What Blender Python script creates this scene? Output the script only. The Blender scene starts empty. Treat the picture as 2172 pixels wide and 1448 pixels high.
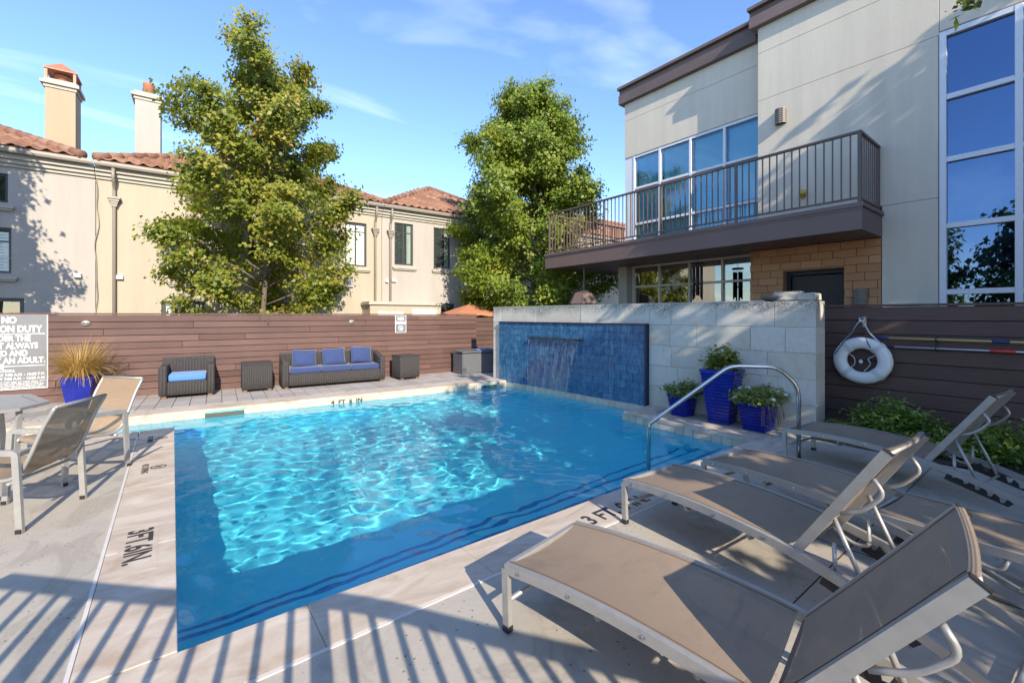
import bpy, bmesh, math, random
import numpy as np
from mathutils import Vector, Matrix

SC = bpy.context.scene
COL = SC.collection
R = math.radians
# ------------------------------------------------------------------ camera
cam = bpy.data.cameras.new('camera')
camo = bpy.data.objects.new('camera', cam)
COL.objects.link(camo)
cam.sensor_width = 36.0
cam.lens = 36.0 * 933.0 / 2172.0
cam.shift_y = -54.0 / 2172.0
cam.clip_start = 0.05
cam.clip_end = 2000
camo.location = (0, 0, 1.7)
camo.rotation_euler = (math.pi / 2, 0, -math.atan2(720, 933))
SC.camera = camo
# ------------------------------------------------------------------ sky and sun
SUN_DIR = Vector((0.217, 0.976, 0)).normalized()
SUN_EL = R(28.5)
world = bpy.data.worlds.new('World')
SC.world = world
world.use_nodes = True
wt = world.node_tree
wn, wl = wt.nodes, wt.links
bg = wn['Background']
sky = wn.new('ShaderNodeTexSky')
sky.sky_type = 'NISHITA'
sky.sun_disc = False
sky.sun_elevation = SUN_EL
sky.sun_rotation = math.atan2(-SUN_DIR.x, -SUN_DIR.y)
sky.air_density = 1.0
sky.dust_density = 0.3
sky.ozone_density = 2.6
# thin cirrus drawn on the sky, same everywhere: wispy noise over the plane of the clouds
tc = wn.new('ShaderNodeTexCoord')
sep = wn.new('ShaderNodeSeparateXYZ')
wl.new(tc.outputs['Generated'], sep.inputs[0])
zc = wn.new('ShaderNodeMath'); zc.operation = 'MAXIMUM'; zc.inputs[1].default_value = 0.02
wl.new(sep.outputs['Z'], zc.inputs[0])
za = wn.new('ShaderNodeMath'); za.operation = 'ADD'; za.inputs[1].default_value = 0.12
wl.new(zc.outputs[0], za.inputs[0])
dv = wn.new('ShaderNodeVectorMath'); dv.operation = 'DIVIDE'
cmb = wn.new('ShaderNodeCombineXYZ')
for k in ('X', 'Y', 'Z'):
    wl.new(za.outputs[0], cmb.inputs[k])
wl.new(tc.outputs['Generated'], dv.inputs[0]); wl.new(cmb.outputs[0], dv.inputs[1])
mp = wn.new('ShaderNodeMapping')
mp.inputs['Rotation'].default_value = (0, 0, R(-62))
mp.inputs['Scale'].default_value = (0.42, 1.5, 0.0)
mp.inputs['Location'].default_value = (1.3, 0.4, 0.0)
wl.new(dv.outputs[0], mp.inputs['Vector'])
n1 = wn.new('ShaderNodeTexNoise'); n1.inputs['Scale'].default_value = 1.25
n1.inputs['Detail'].default_value = 9; n1.inputs['Roughness'].default_value = 0.5
n1.inputs['Distortion'].default_value = 0.7
wl.new(mp.outputs[0], n1.inputs['Vector'])
cr = wn.new('ShaderNodeValToRGB')
cr.color_ramp.elements[0].position = 0.54; cr.color_ramp.elements[0].color = (0, 0, 0, 1)
cr.color_ramp.elements[1].position = 0.92; cr.color_ramp.elements[1].color = (0.55, 0.55, 0.55, 1)
wl.new(n1.outputs['Fac'], cr.inputs[0])
cloud = wn.new('ShaderNodeMix'); cloud.data_type = 'RGBA'
cloud.inputs['B'].default_value = (7.2, 7.6, 8.2, 1)
tint = wn.new('ShaderNodeMix'); tint.data_type = 'RGBA'; tint.blend_type = 'MULTIPLY'
tint.inputs['Factor'].default_value = 1.0
tint.inputs['B'].default_value = (0.80, 0.88, 1.03, 1)
wl.new(sky.outputs[0], tint.inputs['A'])
wl.new(tint.outputs['Result'], cloud.inputs['A'])
wl.new(cr.outputs[0], cloud.inputs['Factor'])
wl.new(cloud.outputs['Result'], bg.inputs['Color'])
bg.inputs['Strength'].default_value = 0.15

sl = bpy.data.lights.new('sun', 'SUN')
sl.energy = 3.4
sl.angle = R(0.36)
sl.color = (1.0, 0.89, 0.73)
sl.cycles.is_caustics_light = True
so = bpy.data.objects.new('sun', sl)
COL.objects.link(so)
ld = Vector((SUN_DIR.x * math.cos(SUN_EL), SUN_DIR.y * math.cos(SUN_EL), -math.sin(SUN_EL)))
so.rotation_euler = ld.to_track_quat('-Z', 'Y').to_euler()
so.location = (-6, -20, 15)

SC.view_settings.view_transform = 'Standard'
SC.view_settings.look = 'None'
SC.view_settings.gamma = 1
SC.view_settings.exposure = 1.18
SC.cycles.use_denoising = True
SC.cycles.caustics_refractive = True
SC.cycles.caustics_reflective = False
SC.cycles.max_bounces = 10
SC.cycles.transparent_max_bounces = 16
SC.cycles.sample_clamp_indirect = 6
rnd = random.Random(11)

# ------------------------------------------------------------------ helpers
def link(o, parent=None):
    COL.objects.link(o)
    if parent is not None:
        o.parent = parent
    return o

def tag(o, label=None, cat=None, group=None, kind=None):
    if label: o['label'] = label
    if cat: o['category'] = cat
    if group: o['group'] = group
    if kind: o['kind'] = kind
    return o

def empty(name, loc=(0, 0, 0), rz=0.0, parent=None):
    o = bpy.data.objects.new(name, None)
    o.empty_display_size = 0.1
    o.location = loc
    o.rotation_euler = (0, 0, rz)
    return link(o, parent)

def thing(name, label, cat, loc=(0, 0, 0), rz=0.0, group=None):
    return tag(empty(name, loc, rz), label, cat, group)

class MB:
    def __init__(s):
        s.v = []; s.f = []
    def add(s, vs, fs):
        b = len(s.v)
        s.v += [tuple(p) for p in vs]
        s.f += [tuple(b + i for i in f) for f in fs]
        return s
    def box(s, x0, x1, y0, y1, z0, z1):
        return s.add([(x0, y0, z0), (x1, y0, z0), (x1, y1, z0), (x0, y1, z0), (x0, y0, z1), (x1, y0, z1), (x1, y1, z1), (x0, y1, z1)],
                     [(0, 3, 2, 1), (4, 5, 6, 7), (0, 1, 5, 4), (1, 2, 6, 5), (2, 3, 7, 6), (3, 0, 4, 7)])
    def prism(s, poly, z0, z1):
        n = len(poly)
        vs = [(x, y, z0) for x, y in poly] + [(x, y, z1) for x, y in poly]
        fs = [tuple(range(n - 1, -1, -1)), tuple(range(n, 2 * n))]
        fs += [(i, (i + 1) % n, n + (i + 1) % n, n + i) for i in range(n)]
        return s.add(vs, fs)
    def sweep(s, pts, prof, up=(0, 0, 1), cap=True, closed=False):
        """prof: list of (side, up) pairs; or a function of the index giving one"""
        pts = [Vector(p) for p in pts]; n = len(pts)
        rings = []
        for i, p in enumerate(pts):
            a = pts[i - 1] if (i > 0 or closed) else p
            b = pts[(i + 1) % n] if (i < n - 1 or closed) else p
            t = (b - a).normalized()
            u = Vector(up)
            if abs(t.dot(u)) > 0.97: u = Vector((1, 0, 0)) if abs(t.x) < 0.9 else Vector((0, 1, 0))
            sd = t.cross(u).normalized(); uu = sd.cross(t).normalized()
            pr = prof(i) if callable(prof) else prof
            rings.append([p + sd * q[0] + uu * q[1] for q in pr])
        m = len(rings[0]); b = len(s.v)
        for r_ in rings: s.v += [tuple(q) for q in r_]
        for i in range(n if closed else n - 1):
            j = (i + 1) % n
            for k in range(m):
                l = (k + 1) % m
                s.f.append((b + i * m + k, b + j * m + k, b + j * m + l, b + i * m + l))
        if cap and not closed:
            s.f.append(tuple(b + k for k in range(m - 1, -1, -1)) if False else tuple(b + k for k in range(m)))
            s.f.append(tuple(b + (n - 1) * m + k for k in range(m - 1, -1, -1)))
        return s
    def tube(s, pts, r, seg=8, up=(0, 0, 1), closed=False):
        def ring(rr): return [(rr * math.cos(6.28318 * k / seg), rr * math.sin(6.28318 * k / seg)) for k in range(seg)]
        if callable(r): return s.sweep(pts, lambda i: ring(r(i)), up, True, closed)
        return s.sweep(pts, ring(r), up, True, closed)
    def lathe(s, prof, seg=16, c=(0, 0, 0)):
        b = len(s.v); n = len(prof)
        for r_, z in prof:
            for k in range(seg):
                a = 6.28318530718 * k / seg
                s.v.append((c[0] + r_ * math.cos(a), c[1] + r_ * math.sin(a), c[2] + z))
        for i in range(n - 1):
            for k in range(seg):
                l = (k + 1) % seg
                s.f.append((b + i * seg + k, b + i * seg + l, b + (i + 1) * seg + l, b + (i + 1) * seg + k))
        s.f.append(tuple(b + k for k in range(seg - 1, -1, -1)))
        s.f.append(tuple(b + (n - 1) * seg + k for k in range(seg)))
        return s
    def mesh(s, name, mat, smooth=False, bevel=0.0, seg=1):
        me = bpy.data.meshes.new(name)
        me.from_pydata(s.v, [], s.f)
        bm = bmesh.new(); bm.from_mesh(me)
        bmesh.ops.recalc_face_normals(bm, faces=bm.faces)
        if bevel > 0:
            bmesh.ops.bevel(bm, geom=list(bm.edges), offset=bevel, segments=seg, profile=0.6, affect='EDGES', clamp_overlap=True)
        bm.to_mesh(me); bm.free()
        if smooth:
            me.polygons.foreach_set('use_smooth', [True] * len(me.polygons))
        me.materials.append(mat)
        return me
    def build(s, name, mat, parent=None, loc=(0, 0, 0), rot=(0, 0, 0), smooth=False, bevel=0.0, seg=1):
        o = bpy.data.objects.new(name, s.mesh(name, mat, smooth, bevel, seg))
        o.location = loc; o.rotation_euler = rot
        return link(o, parent)

def put(name, me, parent, loc=(0, 0, 0), rot=(0, 0, 0), scale=None):
    o = bpy.data.objects.new(name, me)
    o.location = loc; o.rotation_euler = rot
    if scale: o.scale = scale
    return link(o, parent)

_cache = {}
def piece(name, parent, mat, size, loc, rot=(0, 0, 0), bevel=0.004):
    """a block centred on its own origin; alike blocks share one mesh"""
    key = (name, mat.name, tuple(round(a, 4) for a in size), bevel)
    if key not in _cache:
        a, b, c = (q / 2 for q in size)
        _cache[key] = MB().box(-a, a, -b, b, -c, c).mesh(name, mat, False, bevel)
    return put(name, _cache[key], parent, loc, rot)

def fillet(pts, r, n=5):
    pts = [Vector(p) for p in pts]; out = [pts[0]]
    for i in range(1, len(pts) - 1):
        p = pts[i]; a = pts[i - 1] - p; b = pts[i + 1] - p
        d = min(r, a.length * 0.48, b.length * 0.48)
        s = p + a.normalized() * d; e = p + b.normalized() * d
        for k in range(n + 1):
            t = k / n
            out.append(s.lerp(p, t).lerp(p.lerp(e, t), t))
    out.append(pts[-1])
    return out

def np_mesh(name, v, f, mat, parent=None, smooth=False, attr=None):
    me = bpy.data.meshes.new(name)
    nv, nf, k = len(v), len(f), f.shape[1]
    me.vertices.add(nv); me.vertices.foreach_set('co', np.ascontiguousarray(v, dtype=np.float32).ravel())
    me.loops.add(nf * k); me.loops.foreach_set('vertex_index', np.ascontiguousarray(f, dtype=np.int32).ravel())
    me.polygons.add(nf)
    me.polygons.foreach_set('loop_start', np.arange(0, nf * k, k, dtype=np.int32))
    me.update(calc_edges=True)
    if smooth: me.polygons.foreach_set('use_smooth', np.ones(nf, dtype=bool))
    if attr is not None:
        at = me.attributes.new('tone', 'FLOAT', 'POINT'); at.data.foreach_set('value', np.ascontiguousarray(attr, dtype=np.float32))
    me.materials.append(mat)
    o = bpy.data.objects.new(name, me)
    return link(o, parent)

# ------------------------------------------------------------------ materials
class NT:
    def __init__(s, name):
        s.m = bpy.data.materials.new(name); s.m.use_nodes = True
        s.t = s.m.node_tree; s.b = s.t.nodes['Principled BSDF']; s.out = s.t.nodes['Material Output']
    def n(s, typ, **kw):
        x = s.t.nodes.new('ShaderNode' + typ)
        for k, v in kw.items():
            if k in x.inputs: x.inputs[k].default_value = v
            else: setattr(x, k, v)
        return x
    def l(s, a, b): s.t.links.new(a, b)
    def co(s, scale=(1, 1, 1), src='Object'):
        c = s.n('TexCoord'); m = s.n('Mapping'); m.inputs['Scale'].default_value = scale
        if src == 'World':
            g = s.n('NewGeometry'); s.l(g.outputs['Position'], m.inputs['Vector'])
        else:
            s.l(c.outputs[src], m.inputs['Vector'])
        return m.outputs[0]
    def noise(s, vec, scale, detail=4, rough=0.55, dist=0.0):
        x = s.n('TexNoise', Scale=scale, Detail=detail, Roughness=rough, Distortion=dist)
        s.l(vec, x.inputs['Vector']); return x.outputs['Fac']
    def ramp(s, fac, stops):
        x = s.n('ValToRGB'); e = x.color_ramp.elements
        while len(e) < len(stops): e.new(0.5)
        for q, (p, c) in zip(e, stops):
            q.position = p; q.color = (*c, 1) if not isinstance(c, (int, float)) else (c, c, c, 1)
        s.l(fac, x.inputs[0]); return x.outputs[0]
    def mix(s, fac, a, b, mode='MIX'):
        x = s.n('Mix', data_type='RGBA', blend_type=mode)
        for key, val in (('Factor', fac), ('A', a), ('B', b)):
            if hasattr(val, 'links'): s.l(val, x.inputs[key])
            elif isinstance(val, (int, float)): x.inputs[key].default_value = val
            else: x.inputs[key].default_value = (*val, 1)
        return x.outputs['Result']
    def math(s, op, a, b=None):
        x = s.n('Math', operation=op)
        for i, q in enumerate((a, b)):
            if q is None: continue
            if hasattr(q, 'links'): s.l(q, x.inputs[i])
            else: x.inputs[i].default_value = q
        return x.outputs[0]
    def bump(s, h, strength=0.3, dist=0.01):
        x = s.n('Bump', Strength=strength, Distance=dist); s.l(h, x.inputs['Height'])
        s.l(x.outputs[0], s.b.inputs['Normal'])
    def base(s, c):
        if hasattr(c, 'links'): s.l(c, s.b.inputs['Base Color'])
        else: s.b.inputs['Base Color'].default_value = (*c, 1)
    def rough(s, v): 
        if hasattr(v, 'links'): s.l(v, s.b.inputs['Roughness'])
        else: s.b.inputs['Roughness'].default_value = v
    def rand(s):
        return s.n('ObjectInfo').outputs['Random']

def simple(name, col, rough=0.55, metal=0.0, var=0.12, scale=6.0, bump=0.15, src='World', bscale=60):
    t = NT(name); c = t.co(src=src)
    f = t.noise(c, scale, 5, 0.6)
    t.base(t.mix(f, tuple(q * (1 - var) for q in col), tuple(min(1, q * (1 + var)) for q in col)))
    t.rough(rough); t.b.inputs['Metallic'].default_value = metal
    if bump: t.bump(t.noise(c, bscale, 3), bump, 0.004)
    return t.m

def stucco(name, col, bump=0.35):
    t = NT(name); c = t.co(src='World')
    f = t.noise(c, 0.55, 6, 0.6); g = t.noise(t.co((3.4, 3.4, 0.28), 'World'), 1.0, 7, 0.68)
    a = t.mix(f, tuple(q * 0.9 for q in col), tuple(min(1, q * 1.08) for q in col))
    t.base(t.mix(t.ramp(g, [(0.42, 0.0), (0.75, 0.38)]), a, tuple(q * 0.70 for q in col)))
    t.rough(0.9); t.bump(t.noise(c, 45, 4, 0.7), bump, 0.01)
    return t.m

M = {}
M['stucco_cream'] = stucco('stucco_cream', (0.43, 0.375, 0.285))
M['stucco_pale'] = stucco('stucco_pale', (0.41, 0.37, 0.325))
M['stucco_cornice'] = stucco('stucco_cornice', (0.45, 0.415, 0.345), 0.1)
M['stucco_grey'] = stucco('stucco_grey', (0.68, 0.61, 0.49))
M['stucco_chimney'] = stucco('stucco_chimney', (0.40, 0.315, 0.205))
M['gutter'] = simple('gutter_paint', (0.27, 0.23, 0.19), 0.45)
M['dark_frame'] = simple('dark_window_frame', (0.045, 0.05, 0.05), 0.4, bump=0)
M['white_frame'] = simple('white_window_frame', (0.72, 0.74, 0.78), 0.35, bump=0, var=0.05)
M['cream_frame'] = simple('cream_window_frame', (0.62, 0.56, 0.44), 0.45, bump=0, var=0.05)
M['brown_metal'] = simple('brown_metal', (0.13, 0.09, 0.075), 0.42, var=0.15, scale=2.5, bump=0.05)
M['black_plastic'] = simple('black_plastic', (0.02, 0.02, 0.022), 0.5, bump=0)
M['white_plastic'] = simple('white_plastic', (0.75, 0.75, 0.72), 0.45, bump=0, var=0.05)
M['grey_metal'] = simple('powder_coated_grey', (0.40, 0.385, 0.36), 0.42, 0.45, 0.22, 14, 0.12, bscale=35)
M['blinds'] = simple('window_blind', (0.68, 0.74, 0.66), 0.7, bump=0, var=0.06)
M['soil'] = simple('dark_mulch', (0.06, 0.042, 0.03), 0.95, var=0.5, scale=25, bump=1.0, bscale=30)
M['asphalt'] = simple('alley_concrete', (0.28, 0.26, 0.23), 0.9, var=0.15, scale=1.5, bump=0.4)
M['garage_white'] = simple('garage_door_paint', (0.78, 0.74, 0.66), 0.5, bump=0, var=0.04)
M['slab_brown'] = simple('balcony_fascia_paint', (0.165, 0.112, 0.098), 0.5, var=0.16, scale=1.6, bump=0.08)
M['letter_dark'] = simple('dark_print', (0.04, 0.033, 0.03), 0.7, bump=0, var=0.3, scale=30)
M['letter_white'] = simple('white_print', (0.85, 0.85, 0.85), 0.5, bump=0, var=0.02)
M['sign_grey'] = simple('sign_face_grey', (0.17, 0.17, 0.18), 0.45, bump=0, var=0.05)
M['chain'] = simple('grey_steel', (0.5, 0.5, 0.5), 0.3, 0.9, bump=0)
M['steel'] = simple('stainless_steel', (0.62, 0.60, 0.57), 0.16, 1.0, 0.05, 5, 0)
M['interior'] = simple('dim_interior', (0.07, 0.075, 0.08), 0.9, bump=0)
M['interior_blue'] = simple('blue_interior', (0.05, 0.085, 0.17), 0.9, bump=0)
M['shade_blue'] = simple('roller_shade', (0.36, 0.60, 0.70), 0.8, bump=0.05, var=0.06, scale=1.2)
M['terracotta_pot'] = simple('terracotta', (0.42, 0.17, 0.09), 0.8, var=0.2)
M['copper'] = simple('rusty_copper_sheet', (0.45, 0.17, 0.10), 0.55, 0.2, 0.2)
M['umbrella_rust'] = simple('rust_canvas', (0.46, 0.18, 0.09), 0.85, var=0.1)
M['rope'] = simple('pale_rope', (0.6, 0.6, 0.58), 0.8)
M['yellow_pole'] = simple('yellow_fibreglass', (0.52, 0.36, 0.14), 0.4, bump=0)
M['silver_pole'] = simple('silver_aluminium', (0.62, 0.64, 0.68), 0.3, 0.6, bump=0)
M['red_grip'] = simple('red_grip', (0.6, 0.05, 0.04), 0.45, bump=0)
M['blue_grip'] = simple('navy_grip', (0.02, 0.04, 0.16), 0.45, bump=0)
M['sealant'] = simple('pale_sealant', (0.62, 0.58, 0.54), 0.7, var=0.15, scale=8, bump=0.3)
M['bin_grey'] = simple('grey_resin', (0.12, 0.125, 0.13), 0.45, bump=0.1)
M['flower'] = simple('white_petal', (0.85, 0.85, 0.82), 0.6, bump=0, var=0.03)
M['hose_bib'] = simple('brass_valve', (0.6, 0.4, 0.06), 0.4, 0.3, bump=0)
M['rust_plant'] = simple('dry_stem', (0.2, 0.11, 0.06), 0.9)
M['pale_trim'] = simple('pale_ledge', (0.45, 0.42, 0.36), 0.8)

def roof_mat():
    t = NT('clay_roof_tile'); c = t.co(src='World'); r = t.rand()
    a = t.ramp(r, [(0.0, (0.17, 0.085, 0.055)), (0.5, (0.25, 0.130, 0.084)), (1.0, (0.33, 0.195, 0.13))])
    t.base(t.mix(t.math('MULTIPLY', t.noise(c, 9, 5, 0.65), 0.55), a, (0.22, 0.10, 0.06)))
    t.rough(0.85); t.bump(t.noise(c, 60, 3), 0.3, 0.005); return t.m
M['roof_tile'] = roof_mat()

def boards_mat(name, c0, c1, c2):
    t = NT(name); r = t.rand()
    o = t.n('ObjectInfo').outputs['Location']
    add = t.n('VectorMath', operation='ADD'); t.l(t.co((0.8, 8, 22), 'Object'), add.inputs[0]); t.l(o, add.inputs[1])
    g = t.noise(add.outputs[0], 2.2, 6, 0.6, 0.6)
    b = t.noise(t.co(src='World'), 1.3, 5, 0.6)
    a = t.mix(r, c0, c1)
    a = t.mix(t.ramp(g, [(0.35, 0.0), (0.7, 0.55)]), a, c2)
    t.base(t.mix(t.ramp(b, [(0.45, 0.0), (0.8, 0.35)]), a, tuple(min(1, q * 1.3) for q in c1)))
    t.rough(0.62); t.bump(g, 0.25, 0.004); return t.m
M['fence'] = boards_mat('fence_board', (0.080, 0.039, 0.031), (0.150, 0.079, 0.062), (0.060, 0.030, 0.024))
M['fence_dark'] = boards_mat('dark_fence_board', (0.085, 0.048, 0.038), (0.12, 0.066, 0.052), (0.055, 0.032, 0.026))
M['cornice'] = boards_mat('weathered_cornice', (0.15, 0.105, 0.095), (0.21, 0.15, 0.135), (0.09, 0.062, 0.055))
M['paver'] = boards_mat('wood_look_paver', (0.36, 0.32, 0.29), (0.46, 0.42, 0.385), (0.28, 0.25, 0.225))

def deck_mat():
    t = NT('deck_concrete'); c = t.co(src='World')
    big = t.noise(c, 0.7, 6, 0.6, 0.4); mid = t.noise(c, 5, 6, 0.65)
    a = t.mix(big, (0.40, 0.355, 0.295), (0.52, 0.465, 0.385))
    a = t.mix(t.ramp(mid, [(0.3, 0.0), (0.75, 0.5)]), a, (0.33, 0.30, 0.255))
    v = t.n('TexVoronoi', Scale=26.0); t.l(c, v.inputs['Vector'])
    sel = t.n('SeparateColor'); t.l(v.outputs['Color'], sel.inputs[0])
    pit = t.math('MULTIPLY', t.math('LESS_THAN', v.outputs['Distance'], 0.17), t.math('GREATER_THAN', sel.outputs[0], 0.62))
    zone = t.ramp(t.noise(c, 1.1, 3), [(0.45, 0.0), (0.56, 1.0)])
    pit = t.math('MULTIPLY', pit, zone)
    wm = t.ramp(t.noise(t.co((1.0, 0.55, 1), 'World'), 1.7, 7, 0.6, 1.6), [(0.52, 0.0), (0.58, 0.55), (0.62, 0.2), (0.75, 0.5)])
    a = t.mix(wm, a, (0.29, 0.255, 0.205))
    vc = t.n('TexVoronoi', Scale=0.42, feature='DISTANCE_TO_EDGE'); dn = t.n('TexNoise', Scale=3.0, Detail=6.0)
    vm = t.n('VectorMath', operation='ADD'); t.l(c, dn.inputs['Vector']); t.l(c, vm.inputs[0]); t.l(t.mix(0.75, dn.outputs['Color'], (0, 0, 0)), vm.inputs[1]); t.l(vm.outputs[0], vc.inputs['Vector'])
    crk = t.math('LESS_THAN', vc.outputs['Distance'], 0.0016)
    a = t.mix(t.math('MULTIPLY', crk, t.ramp(t.noise(c, 0.8, 2), [(0.5, 0.0), (0.6, 0.6)])), a, (0.12, 0.10, 0.08))
    t.base(t.mix(t.math('MULTIPLY', pit, 0.75), a, (0.10, 0.085, 0.07)))
    t.rough(t.ramp(mid, [(0.3, 0.6), (0.7, 0.85)]))
    t.bump(t.math('SUBTRACT', t.noise(c, 30, 5, 0.7), t.math('MULTIPLY', pit, 1.5)), 0.35, 0.008); return t.m
M['deck'] = deck_mat()

def coping_mat():
    t = NT('coping_stone'); c = t.co(src='World'); r = t.rand()
    w = t.noise(t.co((1.0, 2.4, 1), 'World'), 1.8, 8, 0.62, 1.2)
    a = t.ramp(w, [(0.2, (0.32, 0.24, 0.175)), (0.46, (0.50, 0.41, 0.32)), (0.72, (0.66, 0.58, 0.48))])
    sp = t.ramp(t.noise(c, 2.3, 4, 0.6), [(0.57, 0.0), (0.70, 0.6)])
    a = t.mix(sp, a, (0.36, 0.235, 0.135))
    a = t.mix(t.math('MULTIPLY', r, 0.25), a, (0.45, 0.38, 0.33))
    t.base(a); t.rough(0.7); t.bump(t.noise(c, 22, 6, 0.7), 0.3, 0.008); return t.m
M['coping'] = coping_mat()

def stone_mat():
    t = NT('limestone_block'); c = t.co(src='World'); r = t.rand()
    a = t.ramp(r, [(0.0, (0.55, 0.505, 0.42)), (0.35, (0.60, 0.565, 0.485)), (0.7, (0.63, 0.595, 0.52)), (1.0, (0.58, 0.535, 0.45))])
    pits = t.ramp(t.noise(c, 16, 6, 0.75), [(0.30, 0.45), (0.46, 0.0)])
    a = t.mix(pits, a, (0.36, 0.32, 0.25))
    veins = t.ramp(t.noise(c, 1.6, 6, 0.6, 1.5), [(0.5, 0.0), (0.56, 0.16), (0.62, 0.0)])
    a = t.mix(veins, a, (0.36, 0.27, 0.16))
    # algae that ran down from the top edge of the wall
    s = t.n('SeparateXYZ'); g = t.n('NewGeometry'); t.l(g.outputs['Position'], s.inputs[0])
    edge = t.math('SUBTRACT', s.outputs['Z'], t.math('MULTIPLY', t.noise(t.co((1.1, 1.1, 0.5), 'World'), 1.3, 4, 0.6), 0.55))
    al = t.ramp(edge, [(0.555, 0.0), (0.66, 0.95)]) if False else t.ramp(t.math('SUBTRACT', edge, 1.0), [(0.44, 0.0), (0.62, 1.0)])
    al = t.math('MULTIPLY', al, t.ramp(t.noise(c, 38, 5, 0.75), [(0.40, 0.0), (0.56, 0.85)]))
    t.base(t.mix(al, a, (0.09, 0.10, 0.095)))
    t.rough(0.85); t.bump(t.noise(c, 25, 6, 0.75), 0.4, 0.01); return t.m
M['stone'] = stone_mat()

def glaze_mat():
    t = NT('blue_glazed_tile'); c = t.co(src='World'); r = t.rand()
    n = t.noise(c, 7, 6, 0.7, 0.6); v = t.noise(t.co((9, 9, 1.2), 'World'), 1.5, 5, 0.7)
    a = t.ramp(n, [(0.25, (0.010, 0.050, 0.115)), (0.5, (0.028, 0.125, 0.245)), (0.78, (0.085, 0.26, 0.40))])
    a = t.mix(t.math('MULTIPLY', r, 0.3), a, (0.014, 0.080, 0.20))
    t.base(t.mix(t.ramp(v, [(0.52, 0.0), (0.72, 0.5)]), a, (0.20, 0.40, 0.52)))
    t.rough(t.ramp(n, [(0.3, 0.12), (0.7, 0.38)])); t.bump(n, 0.35, 0.006); return t.m
M['blue_tile'] = glaze_mat()
M['tile_edge'] = simple('joint_and_rim_shade_blue', (0.008, 0.022, 0.06), 0.3, bump=0.1)

def wl_tile():
    t = NT('waterline_tile'); r = t.rand(); c = t.co(src='World')
    a = t.mix(r, (0.50, 0.44, 0.34), (0.66, 0.60, 0.48))
    t.base(t.mix(t.math('MULTIPLY', t.noise(c, 14, 5, 0.7), 0.5), a, (0.40, 0.34, 0.25))); t.rough(0.35); return t.m
M['waterline'] = wl_tile()
def plaster():
    t = NT('pool_plaster'); c = t.co(src='World')
    t.base(t.mix(t.noise(c, 1.5, 5), (0.10, 0.80, 1.0), (0.17, 0.89, 1.0))); t.rough(0.6); return t.m
M['plaster'] = plaster()
M['step_tile'] = simple('navy_step_tile', (0.03, 0.28, 0.60), 0.3, var=0.7, scale=30, bump=0)

def water():
    t = NT('clear_pool_water'); t.t.nodes.remove(t.b)
    g = t.n('BsdfGlass', IOR=1.33, Roughness=0.0); g.inputs['Color'].default_value = (0.90, 0.985, 1.0, 1)
    t.l(g.outputs[0], t.out.inputs['Surface']); return t.m
M['water'] = water()
def fall():
    t = NT('falling_water'); t.t.nodes.remove(t.b)
    c = t.co((14, 14, 0.9), 'World')
    n = t.noise(c, 1.6, 6, 0.65, 0.5)
    tr = t.n('BsdfTransparent'); tr.inputs['Color'].default_value = (0.93, 0.97, 1, 1)
    gl = t.n('BsdfGlossy', Roughness=0.12); df = t.n('BsdfDiffuse'); df.inputs['Color'].default_value = (0.8, 0.87, 0.92, 1)
    bp = t.n('Bump', Strength=0.8, Distance=0.02); t.l(n, bp.inputs['Height']); t.l(bp.outputs[0], gl.inputs['Normal'])
    a = t.n('MixShader'); t.l(t.ramp(n, [(0.45, 0.05), (0.75, 0.40)]), a.inputs[0]); t.l(tr.outputs[0], a.inputs[1]); t.l(gl.outputs[0], a.inputs[2])
    b = t.n('MixShader'); t.l(t.ramp(n, [(0.62, 0.0), (0.78, 0.42)]), b.inputs[0]); t.l(a.outputs[0], b.inputs[1]); t.l(df.outputs[0], b.inputs[2])
    t.l(b.outputs[0], t.out.inputs['Surface']); return t.m
M['fall'] = fall()

def pane(name, refl, tintc, reflc):
    t = NT(name); t.t.nodes.remove(t.b)
    tr = t.n('BsdfTransparent'); tr.inputs['Color'].default_value = (*tintc, 1)
    gl = t.n('BsdfGlossy', Roughness=0.01); gl.inputs['Color'].default_value = (*reflc, 1)
    c = t.co(src='World'); bp = t.n('Bump', Strength=0.05, Distance=0.02); t.l(t.noise(c, 1.2, 2), bp.inputs['Height']); t.l(bp.outputs[0], gl.inputs['Normal'])
    fr = t.n('Fresnel', IOR=1.5)
    f = t.math('MINIMUM', t.math('ADD', fr.outputs[0], refl), 1.0)
    a = t.n('MixShader'); t.l(f, a.inputs[0]); t.l(tr.outputs[0], a.inputs[1]); t.l(gl.outputs[0], a.inputs[2])
    t.l(a.outputs[0], t.out.inputs['Surface']); return t.m
M['pane'] = pane('house_window_glass', 0.10, (0.75, 0.8, 0.78), (0.95, 1, 1))
M['pane_blue'] = pane('coated_blue_glass', 0.06, (0.84, 0.97, 1.0), (0.62, 0.82, 1.0))
M['pane_tall'] = pane('coated_deep_blue_glass', 0.50, (0.40, 0.55, 0.8), (0.21, 0.31, 0.47))
M['pane_dark'] = pane('dark_tinted_glass', 0.22, (0.55, 0.58, 0.5), (1, 1, 0.95))

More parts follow.
